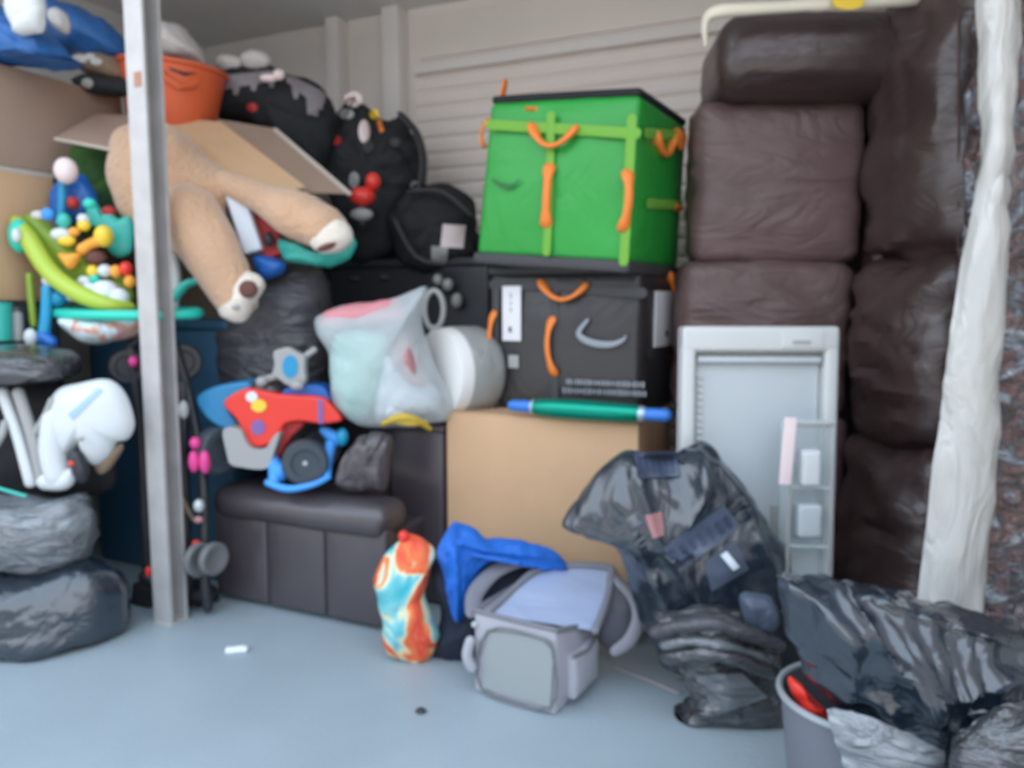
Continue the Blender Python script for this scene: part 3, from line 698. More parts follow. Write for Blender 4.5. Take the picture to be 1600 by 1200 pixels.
# ================================================================ BAGS AROUND THE ARMCHAIR
bl('trash_bag', 'dull black rubbish bag slumped behind the toy quad bike', 'bag', [(345, 470), (380, 430), (430, 415), (490, 412), (518, 440), (520, 520), (512, 620), (500, 720), (360, 720), (340, 620), (335, 540)], 3.27, .16, M_bagmatt, zmin=.475, wr=(.022, 5, 8, (.7, 1, 2.2), 'r'), back=1.0)
cb = bl('clear_bag', 'milky see-through plastic bag of clothes with a yellow tie on the armrest', 'bag', [(492, 505), (508, 482), (560, 470), (610, 462), (655, 446), (672, 450), (664, 508), (682, 560), (702, 605), (712, 640), (690, 662), (625, 670), (560, 666), (528, 640), (512, 590), (508, 550)], 2.90, .13, M_clearbag, wr=(.020, 5, 5, (1, 1, 1), 'r'))
bl('clothing', 'pink cloth bundled at the top of the see-through bag', 'clothing', [(506, 486), (560, 474), (625, 466), (628, 500), (560, 508), (508, 512)], 2.90, .08, M_pinkcloth, wr=(.008, 9, 5, (1, 1, 1), 'r'))
bl('clothing', 'mint green cloth filling the left side of the see-through bag', 'clothing', [(518, 530), (560, 512), (606, 524), (606, 560), (580, 648), (550, 656), (524, 625)], 2.91, .10, M_mint, wr=(.012, 9, 6, (1, 1, 1), 'r'))
bl('clothing', 'white cloth filling the lower middle of the see-through bag', 'clothing', [(600, 560), (640, 580), (690, 610), (680, 640), (630, 660), (585, 655)], 2.90, .10, M_whitecloth, wr=(.012, 9, 9, (1, 1, 1), 'r'))
bl('clothing', 'dull rose cloth in the right side of the see-through bag', 'clothing', [(612, 545), (640, 522), (656, 550), (670, 600), (645, 608), (620, 575)], 2.88, .10, M_pinkp, wr=(.008, 9, 9, (1, 1, 1), 'r'))
s = S(); pt(s, [(598, 662, 2.78), (625, 652, 2.75), (650, 656, 2.76), (672, 670, 2.80)], [4, 7, 6, 4]); pt(s, [(610, 655, 2.77), (640, 662, 2.75), (665, 660, 2.78)], [5, 4, 4])
ppart('tie', s, M_yellowtie, cb, label='yellow tie')
# roll and hoop
rl = thing('wrapped_roll', 'thick white roll wrapped in cloudy film between the see-through bag and black tote', 'roll', P(700, 650, 3.05))
c_ = P(686, 582, 2.98); M = TR(c_, math.radians(37)) @ Matrix.Rotation(math.pi/2, 4, 'Y')
def lat(nm, prof, m, p, M, **k): s = S(); lathe(s, prof, M, 40); return ppart(nm, s, m, p, **k)
lat('roll_body', [(.001, -.005), (.14, -.003), (.168, .0), (.175, .03), (.175, .05)], mat('bright_white', (.88, .87, .84), .5), rl, M, label='bright white end')
lat('roll_wrap', [(.172, .045), (.179, .06), (.179, .17), (.165, .20), (.001, .20)], mat('cloudy_wrap', (.34, .35, .34), .3, bump=.8, bs=8, kind='ridge', bd=.03), rl, M)
lat('core', [(.001, .05), (.17, .05), (.17, .19), (.001, .19)], M_bin, rl, M)
s = S(); q = [P(678+15*math.cos(a), 484+30*math.sin(a), 3.1) for a in [i*math.pi/10 for i in range(20)]]; tube(s, q, .012, 10, closed=True)
pt(s, [(676, 512, 3.1), (678, 535, 3.1)], 6)
obj('hoop', s, M_handle, label='grey plastic hoop standing behind the see-through bag', cat='hoop')
# ================================================================ DARK PILE AT THE BACK
def bx(name, label, cat, u0, u1, v0, v1, z0, z1, m, r=.01, lid=None, group=None, **k):
    t = thing(name, label, cat, B((u0+u1)/2, (v0+v1)/2, z0), A, group=group)
    part('shell', rbox(S(), (0, 0, (z1-z0)/2), (u1-u0, v1-v0, z1-z0), r, 3), m, t, **k)
    if lid: part('lid', rbox(S(), (0, 0, z1-z0+.012), (u1-u0+.03, v1-v0+.03, .04), .012, 3), lid, t)
    return t
cr1 = bx('storage_crate', 'black plastic storage crate behind the see-through bag, left of the black tote', 'crate', -.16, .74, -.50, -.12, 0, 1.38, M_blackpl, .02, M_blackpl)
for i, (x, y) in enumerate(((555, 435), (602, 433))):
    h = hit(cr1, x, y, 1, -.195); part('latch', rbox(S(), (h.x, -.20, h.z), (.05, .02, .02), .006, 2), M_rubber, cr1)
for i, (x, y, rx, ry) in enumerate(((684, 437, 8, 9), (700, 445, 9, 10), (714, 470, 9, 12))): ellp('buckle', (x, y, 3.56, rx, ry), M_handle, cr1)
bb = bl('backpack', 'black backpack with a square white tag beside the green tote', 'bag', [(612, 320), (640, 292), (680, 284), (722, 292), (748, 320), (750, 380), (738, 425), (690, 432), (640, 420), (615, 390), (600, 350)], 3.70, .15, M_dark, wr=(.035, 5.5, 5, (1, 1, 1), 'r'), back=.4)
s = S(); pt(s, [(640, 300, 3.56), (690, 300, 3.52), (735, 335, 3.52)], 7, flat=.4); pt(s, [(618, 345, 3.56), (650, 400, 3.52), (690, 412, 3.52)], 6, flat=.4); ppart('strap', s, M_webk, bb)
decal(bb, ((692, 350), (728, 352), (724, 388), (688, 386)), M_pinklabel, 'tag', label='square white tag'); decal(bb, ((674, 384), (700, 386), (698, 414), (674, 412)), M_handle, 'tag', label='grey green tag')
bg_ = bl('duffel_bag', 'large bulging black bag with red and white bits leaning on the back wall', 'bag', [(548, 150), (575, 158), (598, 184), (625, 174), (650, 198), (666, 245), (664, 300), (645, 340), (610, 410), (545, 412), (515, 340), (495, 260), (500, 212), (525, 180)], 3.86, .20, M_dark, wr=(.055, 5, 14, (1, 1, 1), 'r'), center=(585, 280), back=.7)
s = S(); pt(s, [(628, 180, 3.66), (652, 210, 3.62), (662, 255, 3.62), (655, 310, 3.62)], 9, flat=.5); ppart('handle', s, M_blackpl, bg_)
for (x, y, rx, ry, m_, nm, lb) in ((569, 205, 9, 18, M_pinklabel, 'tag', 'long white tag'), (585, 178, 8, 8, M_yellow, 'tag', 'yellow tag'), (525, 219, 8, 8, M_reddk, 'patch', 'red patch'), (552, 155, 14, 12, M_pinklabel, 'patch', 'pale patch'), (541, 178, 12, 8, M_handle, 'patch', 'grey patch'),
                               (553, 281, 8, 13, M_handle, 'patch', 'grey patch'), (640, 308, 9, 8, M_reddk, 'patch', 'dark red patch'), (648, 291, 7, 9, M_handle, 'patch', 'grey patch'), (575, 228, 8, 10, M_webk, 'patch', None), (617, 222, 9, 7, M_webk, 'patch', None)):
    decal(bg_, (x, y, rx, ry), m_, nm, label=lb, lift=.008)
decal(bg_, ((588, 188), (595, 186), (600, 204), (594, 208)), M_orange, 'tag', lift=.01, label='orange tag')
decal(bg_, ((612, 332), (632, 316), (634, 328), (616, 350)), M_pinklabel, 'tag', lift=.01, label='slanted white tag')
tr_ = thing('toy_helmet', 'small bright red and grey toy beside the black bags above the plush paw', 'toy', P(566, 345, 3.5))
ellp('shell', (566, 307, 3.5, 20, 15), M_red, tr_); ellp('peak', (583, 284, 3.5, 12, 14), M_red, tr_); ellp('base', (565, 335, 3.5, 18, 10), M_handle, tr_); s = S(); pt(s, [(563, 322, 3.52), (566, 350, 3.52)], 8); ppart('stem', s, M_blackpl, tr_)
bl('dark_fill', 'added dark mass filling the gap between duffel bag, backpack and crate', 'cloth', [(505, 330), (600, 300), (700, 320), (765, 380), (765, 440), (600, 450), (505, 440)], 3.95, .10, M_dark, wr=(.03, 5, 1, (1, 1, 1), 'r'))  # dark mass added to fill in the darkness between the bags
bt_ = bx('moving_carton', 'tall brown carton behind the beige plush, its flaps open', 'box', -1.40, -.45, -.80, -.25, 0, 1.93, M_card2, .006)
lg = bl('suitcase', 'black soft suitcase with a grey mesh pocket on the opened brown carton', 'suitcase', [(318, 135), (345, 108), (400, 98), (445, 106), (485, 122), (515, 142), (530, 180), (528, 230), (510, 268), (460, 255), (420, 215), (370, 196), (325, 180)], 3.74, .16, M_dark, wr=(.035, 5.5, 3, (1, 1, 1), 'r'), center=(425, 165), back=.9)
decal(lg, ((322, 132), (345, 112), (348, 134), (326, 146)), M_greyzip, 'mesh_pocket', lift=.006); decal(lg, ((345, 118), (438, 108), (440, 124), (348, 140)), M_greyzip, 'mesh_pocket', lift=.01, nu=12)
decal(lg, ((444, 112), (510, 145), (502, 172), (448, 128)), M_greyzip, 'mesh_pocket', lift=.01); decal(lg, ((478, 140), (500, 150), (496, 182), (480, 178)), M_greyzip, 'mesh_pocket', lift=.01)
for (x, y, hh_) in ((342, 140, 12), (368, 136, 12), (396, 132, 10), (424, 128, 8), (462, 140, 14)): decal(lg, ((x-7, y-4), (x+7, y-4), (x+3, y+hh_), (x-3, y+hh_)), M_greyzip, 'net_tassel', 3, 3, lift=.012)
decal(lg, (394, 168, 9, 7), M_reddk, 'patch', label='red patch')
for (x, y, rx, ry) in ((357, 98, 19, 11), (399, 94, 22, 13)):
    o = S(); ptell(o, x, y, 3.66, rx, ry); obj('cloth_bundle', o, M_whitebag, label='small %s bundle on top of the black suitcase' % ('white left-hand' if x < 370 else 'larger white right-hand'), cat='bundle', wr=(.01, 12, 3, (1, 1, 1), 'r'))
s = S(); ptell(s, 436, 117, 3.55, 9, 8); ptell(s, 420, 122, 3.55, 14, 6); ppart('handle', s, M_pinklabel, lg)
# carton flaps
def quad(name, p4, m, par, th=.006, **k):
    a, b, c, d = p4; nn = (b-a).cross(d-a).normalized()*th; s = S()
    s.add([a, b, c, d, a+nn, b+nn, c+nn, d+nn], [[0, 1, 2, 3][::-1], [4, 5, 6, 7], [0, 1, 5, 4], [1, 2, 6, 5], [2, 3, 7, 6], [3, 0, 4, 7]])
    return ppart(name, s, m, par, smooth=False, **k)
quad('flap', (P(238, 182, 3.36), P(345, 190, 3.42), P(478, 292, 3.14), P(375, 312, 3.04)), M_card, bt_)
quad('flap', (P(340, 186, 3.47), P(432, 201, 3.50), P(548, 302, 3.26), P(452, 300, 3.16)), M_card2, bt_)
s = S(); tube(s, [P(430, 203, 3.485), P(546, 303, 3.25)], .011, 8); ppart('flap_edge', s, M_cardedge, bt_, label='pale torn flap edge')
quad('flap', (P(86, 215, 3.10), P(150, 178, 3.32), P(240, 182, 3.32), P(215, 240, 3.05)), M_card2, bt_)
s = S(); tube(s, [P(86, 217, 3.09), P(215, 242, 3.04)], .006, 8); ppart('flap_edge', s, M_cardedge, bt_)
# orange tub and white bag
ot = P(268, 180, 3.50)
tub = thing('orange_tub', 'orange plastic tub with a looped handle under the ceiling behind the post', 'tub', (ot.x, ot.y, 1.94))
s = S(); lathe(s, [(.001, 0), (.165, 0), (.175, .02), (.215, .265), (.228, .272), (.228, .285), (.208, .285), (.165, .03), (.001, .03)], TR(Vector((0, 0, 0)), 0, math.radians(3), math.radians(5)), 40, False); part('tub_wall', s, M_tubor, tub)
def tp(a, r, z):
    a += .50; return Vector((r*math.sin(a), -r*math.cos(a), z))
s = S(); tube(s, [tp(a, .222+.01*math.sin(i), zz) for i, (a, zz) in enumerate(((-.35, .25), (-.2, .19), (.05, .155), (.3, .17), (.55, .22), (.62, .25)))], .015, 8); part('handle', s, M_tubor, tub)
s = S(); tube(s, [tp(a, .219, zz) for (a, zz) in ((-.22, .240), (-.05, .222), (.15, .212), (.35, .222), (.50, .238))], [.008, .016, .020, .016, .008], 10, .5); part('handle_gap_shade', s, M_blackpl, tub)  # solid black strip standing in for the shade under the handle
bl('plastic_bag', 'crumpled white plastic bag heaped on the orange tub under the ceiling', 'bag', [(215, 85), (222, 50), (250, 33), (285, 42), (305, 62), (322, 92), (300, 104), (240, 98)], 3.50, .14, M_whitebag, wr=(.016, 9, 3, (1, 1, 1), 'r'))
# ================================================================ LEFT STACK
far = P(190, 150, 3.5); inv = TR(O, A).inverted(); fl = inv @ far
ub = bx('cardboard_box', 'wide cardboard box under the blue bags at the upper left', 'box', -1.42, fl.x, fl.y-.85, fl.y, 1.725, far.z-.005, M_card2, .005)
lb_ = inv @ P(85, 400, 3.21)
lb = bx('cardboard_box', 'lighter brown cardboard box directly beneath the wide box at the left edge', 'box', -1.42, fl.x-.01, fl.y-.80, lb_.y, 1.21, 1.72, M_card, .005)
part('tape', rbox(S(), ((fl.x-.01+1.42)/2+.001, 0, .505), (.003, abs(fl.y-.80-lb_.y), .02), 0, 1), M_cardedge, lb)
bx('storage_crate', 'dark grey crate low at the left edge under the lighter brown box', 'crate', -1.42, fl.x-.02, fl.y-.75, lb_.y, 0, 1.20, M_rubber, .015)
tbx = bx('storage_tub', 'tall dark blue plastic storage tub standing behind the steel post', 'tub', -.93, -.08, -1.28, -.97, 0, 1.10, M_tubblue, .03, M_tubblue)
bl('woven_bag', 'large blue woven bag on top of the wide box at the upper left corner', 'bag', [(-90, 60), (-60, -10), (0, 5), (30, 25), (65, 40), (100, 70), (124, 112), (128, 140), (60, 130), (0, 118), (-90, 110)], 3.06, .16, M_ikea, wr=(.024, 7, 3, (1, 1, 1), 'r'), zmin=far.z+.002)
bl('plastic_bag', 'white folded plastic bag on the large blue woven bag near the ceiling', 'bag', [(6, -10), (60, -14), (74, 8), (70, 46), (50, 54), (22, 50)], 2.92, .05, M_white, wr=(.012, 9, 7, (1, 1, 1), 'r'))
bl('plastic_bag', 'greyish crumpled plastic bag between the two blue woven bags', 'bag', [(74, 20), (88, 10), (108, 24), (110, 52), (98, 56), (80, 42)], 3.15, .05, M_whitebag, wr=(.01, 9, 2, (1, 1, 1), 'r'))
bl('woven_bag', 'smaller dark blue woven bag beside the steel post under the ceiling', 'bag', [(70, 0), (110, 4), (150, 22), (190, 52), (205, 96), (150, 98), (112, 92), (84, 66)], 3.42, .14, M_ikea, wr=(.02, 7, 6, (1, 1, 1), 'r'))
tb2 = bl('cloth_bag', 'tan cloth bag with whitish bits left of the post under the blue bag', 'bag', [(108, 92), (125, 82), (160, 82), (190, 92), (200, 125), (165, 125), (130, 112)], 3.40, .07, M_tan, wr=(.012, 9, 6, (1, 1, 1), 'r'))
for (x, y, rx, ry) in ((124, 92, 13, 7), (150, 96, 9, 6), (140, 88, 8, 5)): decal(tb2, (x, y, rx, ry), M_whitebag, 'patch', lift=.006, label='whitish patch')
db = bl('shoulder_bag', 'small black bag with a pale badge between tan bag and wide box', 'bag', [(112, 125), (135, 116), (165, 122), (200, 124), (205, 150), (160, 152), (125, 142)], 3.36, .07, M_dark, wr=(.01, 9, 8, (1, 1, 1), 'r'))
decal(db, (136, 130, 9, 8), M_handle, 'badge', lift=.006)
# green print cloth, blue toy, white ball
bl('printed_cloth', 'dark green leaf-print cloth hanging behind the blue soft toy', 'cloth', [(88, 228), (130, 222), (182, 228), (195, 290), (190, 360), (150, 380), (95, 350), (80, 290)], 3.30, .06, M_leaf, wr=(.02, 7, 2, (1, 1, .6), 'r'))
bs_ = thing('toy_figure', 'dark blue soft toy with a white ball head among the baby toys', 'toy', P(120, 340, 3.12))
pblob('body', [(80, 295), (100, 275), (130, 272), (152, 300), (155, 335), (130, 352), (92, 345), (78, 320)], 3.16, .07, M_blue, bs_, wr=(.014, 8, 2, (1, 1, 1), 'r'))
ellp('ball', (103, 267, 3.03, 17, 20), M_pinklabel, bs_, label='pinkish white ball'); s = S(); pt(s, [(98, 280, 3.06), (96, 330, 3.06), (92, 350, 3.06)], 6); ppart('stem', s, M_skyd, bs_)
ellp('nose', (114, 317, 3.07, 9, 10), M_reddk, bs_); ellp('bow', (170, 331, 3.07, 11, 9), M_reddk, bs_)
# ================================================================ BABY ACTIVITY JUMPER
J = thing('baby_jumper', 'colourful baby activity jumper with lime tray and orange and turquoise toys', 'baby toy', P(140, 530, 3.0))
def jt(nm, pts, r, m, **k): s = S(); pt(s, pts, r); return ppart(nm, s, m, J, **k)
jt('tray_rim', [(26, 346, 3.0), (44, 372, 2.97), (78, 425, 2.93), (122, 458, 2.90), (168, 476, 2.90), (205, 480, 2.95)], [10, 14, 14, 14, 12, 8], M_lime, label='lime green curved rim')
pblob('tray', [(38, 336), (70, 345), (110, 380), (150, 410), (200, 440), (205, 474), (150, 464), (95, 430), (55, 385)], 3.05, .05, M_limein, J, back=1)
ellp('end_cap', (31, 369, 2.98, 16, 26), M_teal, J, label='turquoise end cap'); ellp('light', (26, 368, 2.93, 7, 11), M_white, J)
pblob('back_panel', [(135, 320), (146, 312), (155, 332), (172, 330), (185, 342), (200, 338), (208, 352), (206, 392), (185, 402), (168, 388), (158, 360), (140, 348)], 3.07, .03, M_tealdk, J, center=(175, 362))
for (x, y, rx, ry, m_) in ((162, 369, 14, 17, M_yellow), (131, 352, 10, 9, M_yellow), (130, 342, 9, 8, M_white), (104, 376, 14, 9, M_yellow), (95, 366, 16, 10, M_white), (116, 362, 9, 7, M_orangep), (145, 424, 9, 10, M_yellow), (164, 423, 11, 10, M_white), (181, 424, 9, 10, M_orangep), (197, 420, 10, 11, M_red), (203, 440, 9, 10, M_orangep), (132, 440, 11, 9, M_white), (148, 436, 8, 8, M_teal),
                           (75, 335, 10, 10, M_bright), (60, 336, 12, 7, M_whitebag), (140, 318, 10, 8, M_teal), (100, 345, 10, 12, M_tealdk)):
    ellp('bead', (x, y, 2.97, rx, ry), m_, J)
jt('toy_arm', [(128, 390, 2.97), (140, 382, 2.97), (155, 376, 2.96)], [9, 8, 9], M_orangep)
pblob('toy_cone', [(92, 396), (104, 396), (124, 396), (124, 406), (112, 422), (102, 414)], 2.96, .03, M_orangep, J, back=1)
for (x, y, rx, ry) in ((164, 458, 22, 20), (184, 466, 18, 16), (140, 452, 12, 10)): ellp('dome', (x, y, 2.95, rx, ry), M_whitecloth, J)
ellp('toy_centre', (150, 402, 2.99, 16, 12), M_pad, J)
s = S(); q = [P(200+112*math.cos(a), 489+4*math.sin(a), 3.0-.16*math.sin(a)) for a in [i*math.pi/14 for i in range(28)]]; tube(s, q, .020, 10, closed=True); ppart('seat_ring', s, M_teal, J, label='turquoise seat ring')
pblob('fabric_seat', [(98, 498), (150, 494), (212, 498), (225, 515), (200, 530), (150, 537), (118, 522)], 2.98, .12, M_floral, J, wr=(.008, 9, 3, (1, 1, 1), 'n'), label='colourful printed fabric seat')
jt('leg', [(74, 448, 2.94), (72, 490, 2.94), (68, 532, 2.94)], [8, 8, 9], M_aqua); pblob('base', [(78, 452), (98, 452), (108, 468), (95, 480), (80, 474)], 2.98, .04, M_aqua, J)
jt('foot', [(68, 526, 2.93), (82, 536, 2.93)], [10, 9], M_blue); ellp('foot_cap', (48, 527, 2.93, 10, 14), M_white, J); ellp('clip', (80, 438, 2.93, 14, 10), M_white, J)
jt('strap', [(46, 430, 2.98), (49, 470, 2.98), (53, 508, 2.98)], 5.5, M_limein); jt('strut', [(95, 442, 2.95), (112, 466, 2.95)], 6, M_whitecloth)
jt('tray_arm', [(250, 360, 3.05), (262, 380, 3.05), (275, 440, 3.05), (270, 478, 3.05)], [10, 12, 9, 8], M_white); ellp('bead', (258, 372, 3.0, 14, 9), M_tealdk, J)
jt('toy_arm', [(272, 465, 3.02), (290, 445, 3.02), (312, 438, 3.02)], [8, 7, 5], M_tealdk)
bk_ = thing('plastic_pot', 'turquoise pot at the far left edge below the brown boxes', 'pot', P(0, 532, 2.9))
s = S(); lathe(s, [(.001, 0), (.045, 0), (.052, .14), (.058, .145), (.001, .145)], TR(P(-2, 532, 2.9))); ppart('pot_body', s, M_tealdk, bk_)
jr = thing('plastic_jar', 'small whitish jar beside the turquoise pot at the left edge', 'jar', P(27, 532, 2.95))
s = S(); lathe(s, [(.001, 0), (.022, 0), (.022, .10), (.018, .11), (.001, .11)], TR(P(28, 532, 2.95))); ppart('jar_body', s, M_handle, jr)
s = S(); lathe(s, [(.001, .11), (.02, .11), (.02, .125), (.001, .125)], TR(P(28, 532, 2.95))); ppart('jar_lid', s, M_leatherg, jr)
# ================================================================ PLUSH ANIMAL
pl = thing('plush_animal', 'huge beige plush animal sprawled on its back with cream paws', 'plush toy', P(300, 400, 3.05))
pblob('body', [(172, 250), (185, 205), (235, 188), (280, 200), (328, 244), (372, 284), (378, 302), (362, 330), (312, 380), (240, 370), (195, 345), (175, 300)], 3.14, .14, M_plush, pl, wr=(.018, 5, 4, (1, 1, 1), 'n'), back=.9)
s = S(); pt(s, [(290, 330, 3.02), (325, 385, 2.98), (352, 432, 2.95), (372, 470, 2.94)], [48, 46, 40, 34], 20, m=6); ppart('leg', s, M_plush, pl, wr=(.008, 7, 4, (1, 1, 1), 'n'))
s = S(); pt(s, [(345, 285, 3.10), (405, 308, 3.04), (458, 333, 3.0), (510, 358, 2.98)], [18, 25, 37, 36], 20, m=6); ppart('leg', s, M_plush, pl, wr=(.008, 7, 9, (1, 1, 1), 'n'))
pblob('paw', [(345, 462), (352, 438), (378, 424), (404, 430), (414, 448), (398, 476), (384, 502), (366, 504), (346, 492)], 2.93, .07, M_plushw, pl, label='cream paw', wr=(.005, 9, 2, (1, 1, 1), 'n'))
ellp('paw_pad', (388, 452, 2.865, 15, 14, .02), M_pad, pl, label='brown round pad'); ellp('claw', (368, 480, 2.86, 6, 5, .01), M_handle, pl)
pblob('paw', [(482, 376), (500, 352), (528, 342), (548, 356), (550, 378), (530, 394), (500, 396)], 2.95, .06, M_plushw, pl, label='cream paw', wr=(.005, 9, 2, (1, 1, 1), 'n'))
ellp('paw_pad', (510, 386, 2.895, 16, 5, .02, -.35), M_pad, pl, label='dark brown pad')
ellp('navel', (303, 300, 2.99, 7, 6, .012), M_plushw, pl)
# toys between the plush legs
tbx_ = thing('toy_box', 'red and grey toy box wedged between the legs of the plush animal', 'toy box', P(400, 395, 3.2))
s = S(); rbox(s, (0, 0, 0), (.075, .05, .24), .01, 3, M=TR(P(383, 348, 3.08), 0, 0, -math.radians(16))); ppart('panel', s, M_whitecloth, tbx_, label='pale grey panel')
s = S(); rbox(s, (0, 0, 0), (.11, .06, .24), .01, 3, M=TR(P(413, 358, 3.14), 0, 0, -math.radians(20))); ppart('panel', s, M_reddk, tbx_, label='red panel')
s = S(); rbox(s, (0, 0, 0), (.04, .05, .22), .01, 3, M=TR(P(366, 338, 3.12), 0, 0, -math.radians(10))); ppart('panel', s, M_webk, tbx_); ellp('knob', (420, 374, 3.08, 8, 11), M_blackpl, tbx_)
bl('cloth_bundle', 'mint green cloth spilling under the right plush paw', 'cloth', [(436, 372), (480, 384), (530, 398), (552, 370), (560, 385), (545, 408), (512, 420), (460, 412), (438, 402)], 3.10, .06, M_tealdk, wr=(.014, 9, 3, (1, 1, 1), 'r'), center=(500, 398))
bl('cloth_bundle', 'dark blue cloth between the left plush leg and the black rubbish bag', 'cloth', [(398, 396), (430, 400), (448, 412), (438, 430), (410, 436), (396, 415)], 3.12, .05, M_blue, wr=(.01, 9, 3, (1, 1, 1), 'r'))
# ================================================================ FOLDED PUSHCHAIR
pc = thing('pushchair', 'folded black pushchair with pink details between post and armchair', 'pushchair', F(280, 955))
def ct(nm, pts, r, m=M_blackpl, **k): s = S(); pt(s, pts, r); return ppart(nm, s, m, pc, **k)
ct('frame', [(272, 540, 3.0), (300, 640, 2.98), (318, 760, 2.92), (320, 900, 2.86), (325, 950, 2.86)], [9, 8, 8, 8, 8]); ct('frame', [(205, 545, 3.0), (222, 700, 3.0), (232, 900, 2.98), (240, 950, 2.98)], 8)
ct('frame', [(285, 600, 2.98), (288, 760, 2.95), (292, 930, 2.90)], 9); ct('handle', [(200, 545, 3.0), (235, 520, 3.0), (272, 540, 3.0)], 8)
ct('brace', [(225, 900, 2.98), (270, 925, 2.95), (325, 930, 2.87)], 10)
wheel(pc, 200, 572, 3.0, .070, .05, math.radians(20), False, m=M_blackpl); wheel(pc, 284, 565, 3.03, .075, .05, math.radians(30), False, m=M_blackpl)
ellp('hub_cap', (209, 565, 2.95, 8, 9), M_pink, pc, label='pink hub cap')
for (x, y, rx, ry, m_, nm) in ((305, 692, 9, 10, M_pink, 'toy_charm'), (303, 721, 9, 18, M_pink, 'toy_charm'), (320, 722, 9, 19, M_pink, 'toy_charm'), (311, 790, 9, 11, M_mirror, 'knob'), (310, 812, 8, 6, M_pinkp, 'knob'), (307, 852, 8, 9, M_red, 'knob'), (296, 880, 5, 8, M_pink, 'knob'), (287, 640, 8, 15, M_handle, 'knob'), (232, 893, 5, 9, M_red, 'knob')):
    ellp(nm, (x, y, 2.84, rx, ry), m_, pc)
wheel(pc, 311, 874, 2.82, .064, .03, math.radians(60), False, m=M_wheelgrey); wheel(pc, 334, 873, 2.80, .062, .03, math.radians(60), False, m=M_wheelgrey)
s = S(); blob(s, [(205, 915), (240, 900), (320, 905), (345, 930), (335, 950), (300, 962), (215, 965)], 3.0, .08, zmin=0); ppart('basket', s, M_dark, pc, wr=(.015, 9, 3, (1, 1, 1), 'r'))
ct('strap', [(268, 765, 2.9), (285, 785, 2.9), (302, 812, 2.9)], [7, 6, 3], M_tan)
# ================================================================ LEFT FRONT HEAP
bl('trash_bag', 'flattened dark wrapped bundle lying above the white baby swing', 'bag', [(-120, 560), (-60, 538), (0, 534), (60, 538), (112, 546), (128, 566), (118, 592), (60, 604), (0, 606), (-120, 600)], 2.80, .20, M_bagf, wr=(.02, 5, 7, (.5, 1, 3), 'r'), center=(20, 570))
sw = thing('baby_swing', 'white plastic baby swing frame with a pale blue stripe at left', 'baby swing', P(100, 768, 2.7))
sh = pblob('shell', [(68, 680), (74, 640), (92, 608), (125, 598), (165, 592), (188, 606), (202, 632), (209, 665), (200, 686), (182, 692), (172, 712), (150, 727), (136, 712), (128, 692), (100, 712)], 2.72, .07, M_white, sw, center=(140, 650), back=1.0)
s = S(); pt(s, [(88, 650, 2.70), (82, 700, 2.69), (92, 748, 2.69)], [20, 20, 20], 16); pt(s, [(70, 752, 2.69), (100, 752, 2.68), (112, 738, 2.68)], [14, 14, 9], 16); ppart('arm', s, M_white, sw)
decal(sh, ((106, 648), (152, 606), (160, 610), (114, 656)), mat('pale_blue_stripe', (.35, .52, .80), .4), 'stripe', parent=sw)
s = S(); pt(s, [(118, 712, 2.66), (126, 735, 2.66), (130, 748, 2.66)], [11, 13, 9]); ppart('joint', s, M_blackpl, sw); ellp('button', (112, 724, 2.64, 6, 5), M_red, sw); ellp('screw', (124, 686, 2.63, 8, 4), M_handle, sw)
pblob('cushion', [(150, 724), (176, 706), (188, 692), (192, 702), (170, 735), (155, 740)], 2.74, .03, M_tan, sw)
for i, (a, b, r, m_) in enumerate((((4, 612), (48, 755), 9, M_white), ((28, 612), (66, 750), 9, M_handle), ((82, 625), (52, 680), 6, M_handle), ((-10, 700), (8, 660), 6, M_handle))):
    s = S(); pt(s, [(*a, 2.72-.02*i), ((a[0]+b[0])/2+3, (a[1]+b[1])/2, 2.70-.01*i), (*b, 2.69)], r); ppart('bar', s, m_, sw)
bl('dark_fill', 'added dark mass behind the bars of the white baby swing', 'cloth', [(-90, 600), (60, 596), (130, 600), (170, 640), (180, 700), (160, 775), (-90, 775)], 2.92, .07, M_dark, wr=(.02, 5, 1, (1, 1, 1), 'r'))  # black blob added for the darkness behind the swing bars
bl('trash_bag', 'silvery black rubbish bag full of creases under the white baby swing', 'bag', [(-110, 775), (0, 765), (70, 776), (128, 768), (146, 800), (150, 845), (132, 880), (100, 896), (20, 896), (-110, 890)], 2.68, .17, M_baggrey, wr=(.032, 5, 6, (.8, 1, 2), 'r'), center=(30, 832), back=1)
s = S(); tube(s, [P(-30, 755, 2.58), P(40, 775, 2.55)], .006, 8); obj('rod', s, M_tealdk, label='thin pale turquoise rod on the silvery bag at the left edge', cat='rod')
bl('trash_bag', 'black rubbish bag on the floor at the lower left corner', 'bag', [(-120, 900), (0, 878), (60, 872), (140, 868), (190, 896), (206, 940), (200, 990), (150, 1003), (105, 1020), (60, 1032), (0, 1040), (-120, 1060)], 2.70, .26, M_bag, wr=(.034, 4.5, 4, (1, 1, 1.2), 'r'), zmin=0.0, center=(40, 960), back=.6)
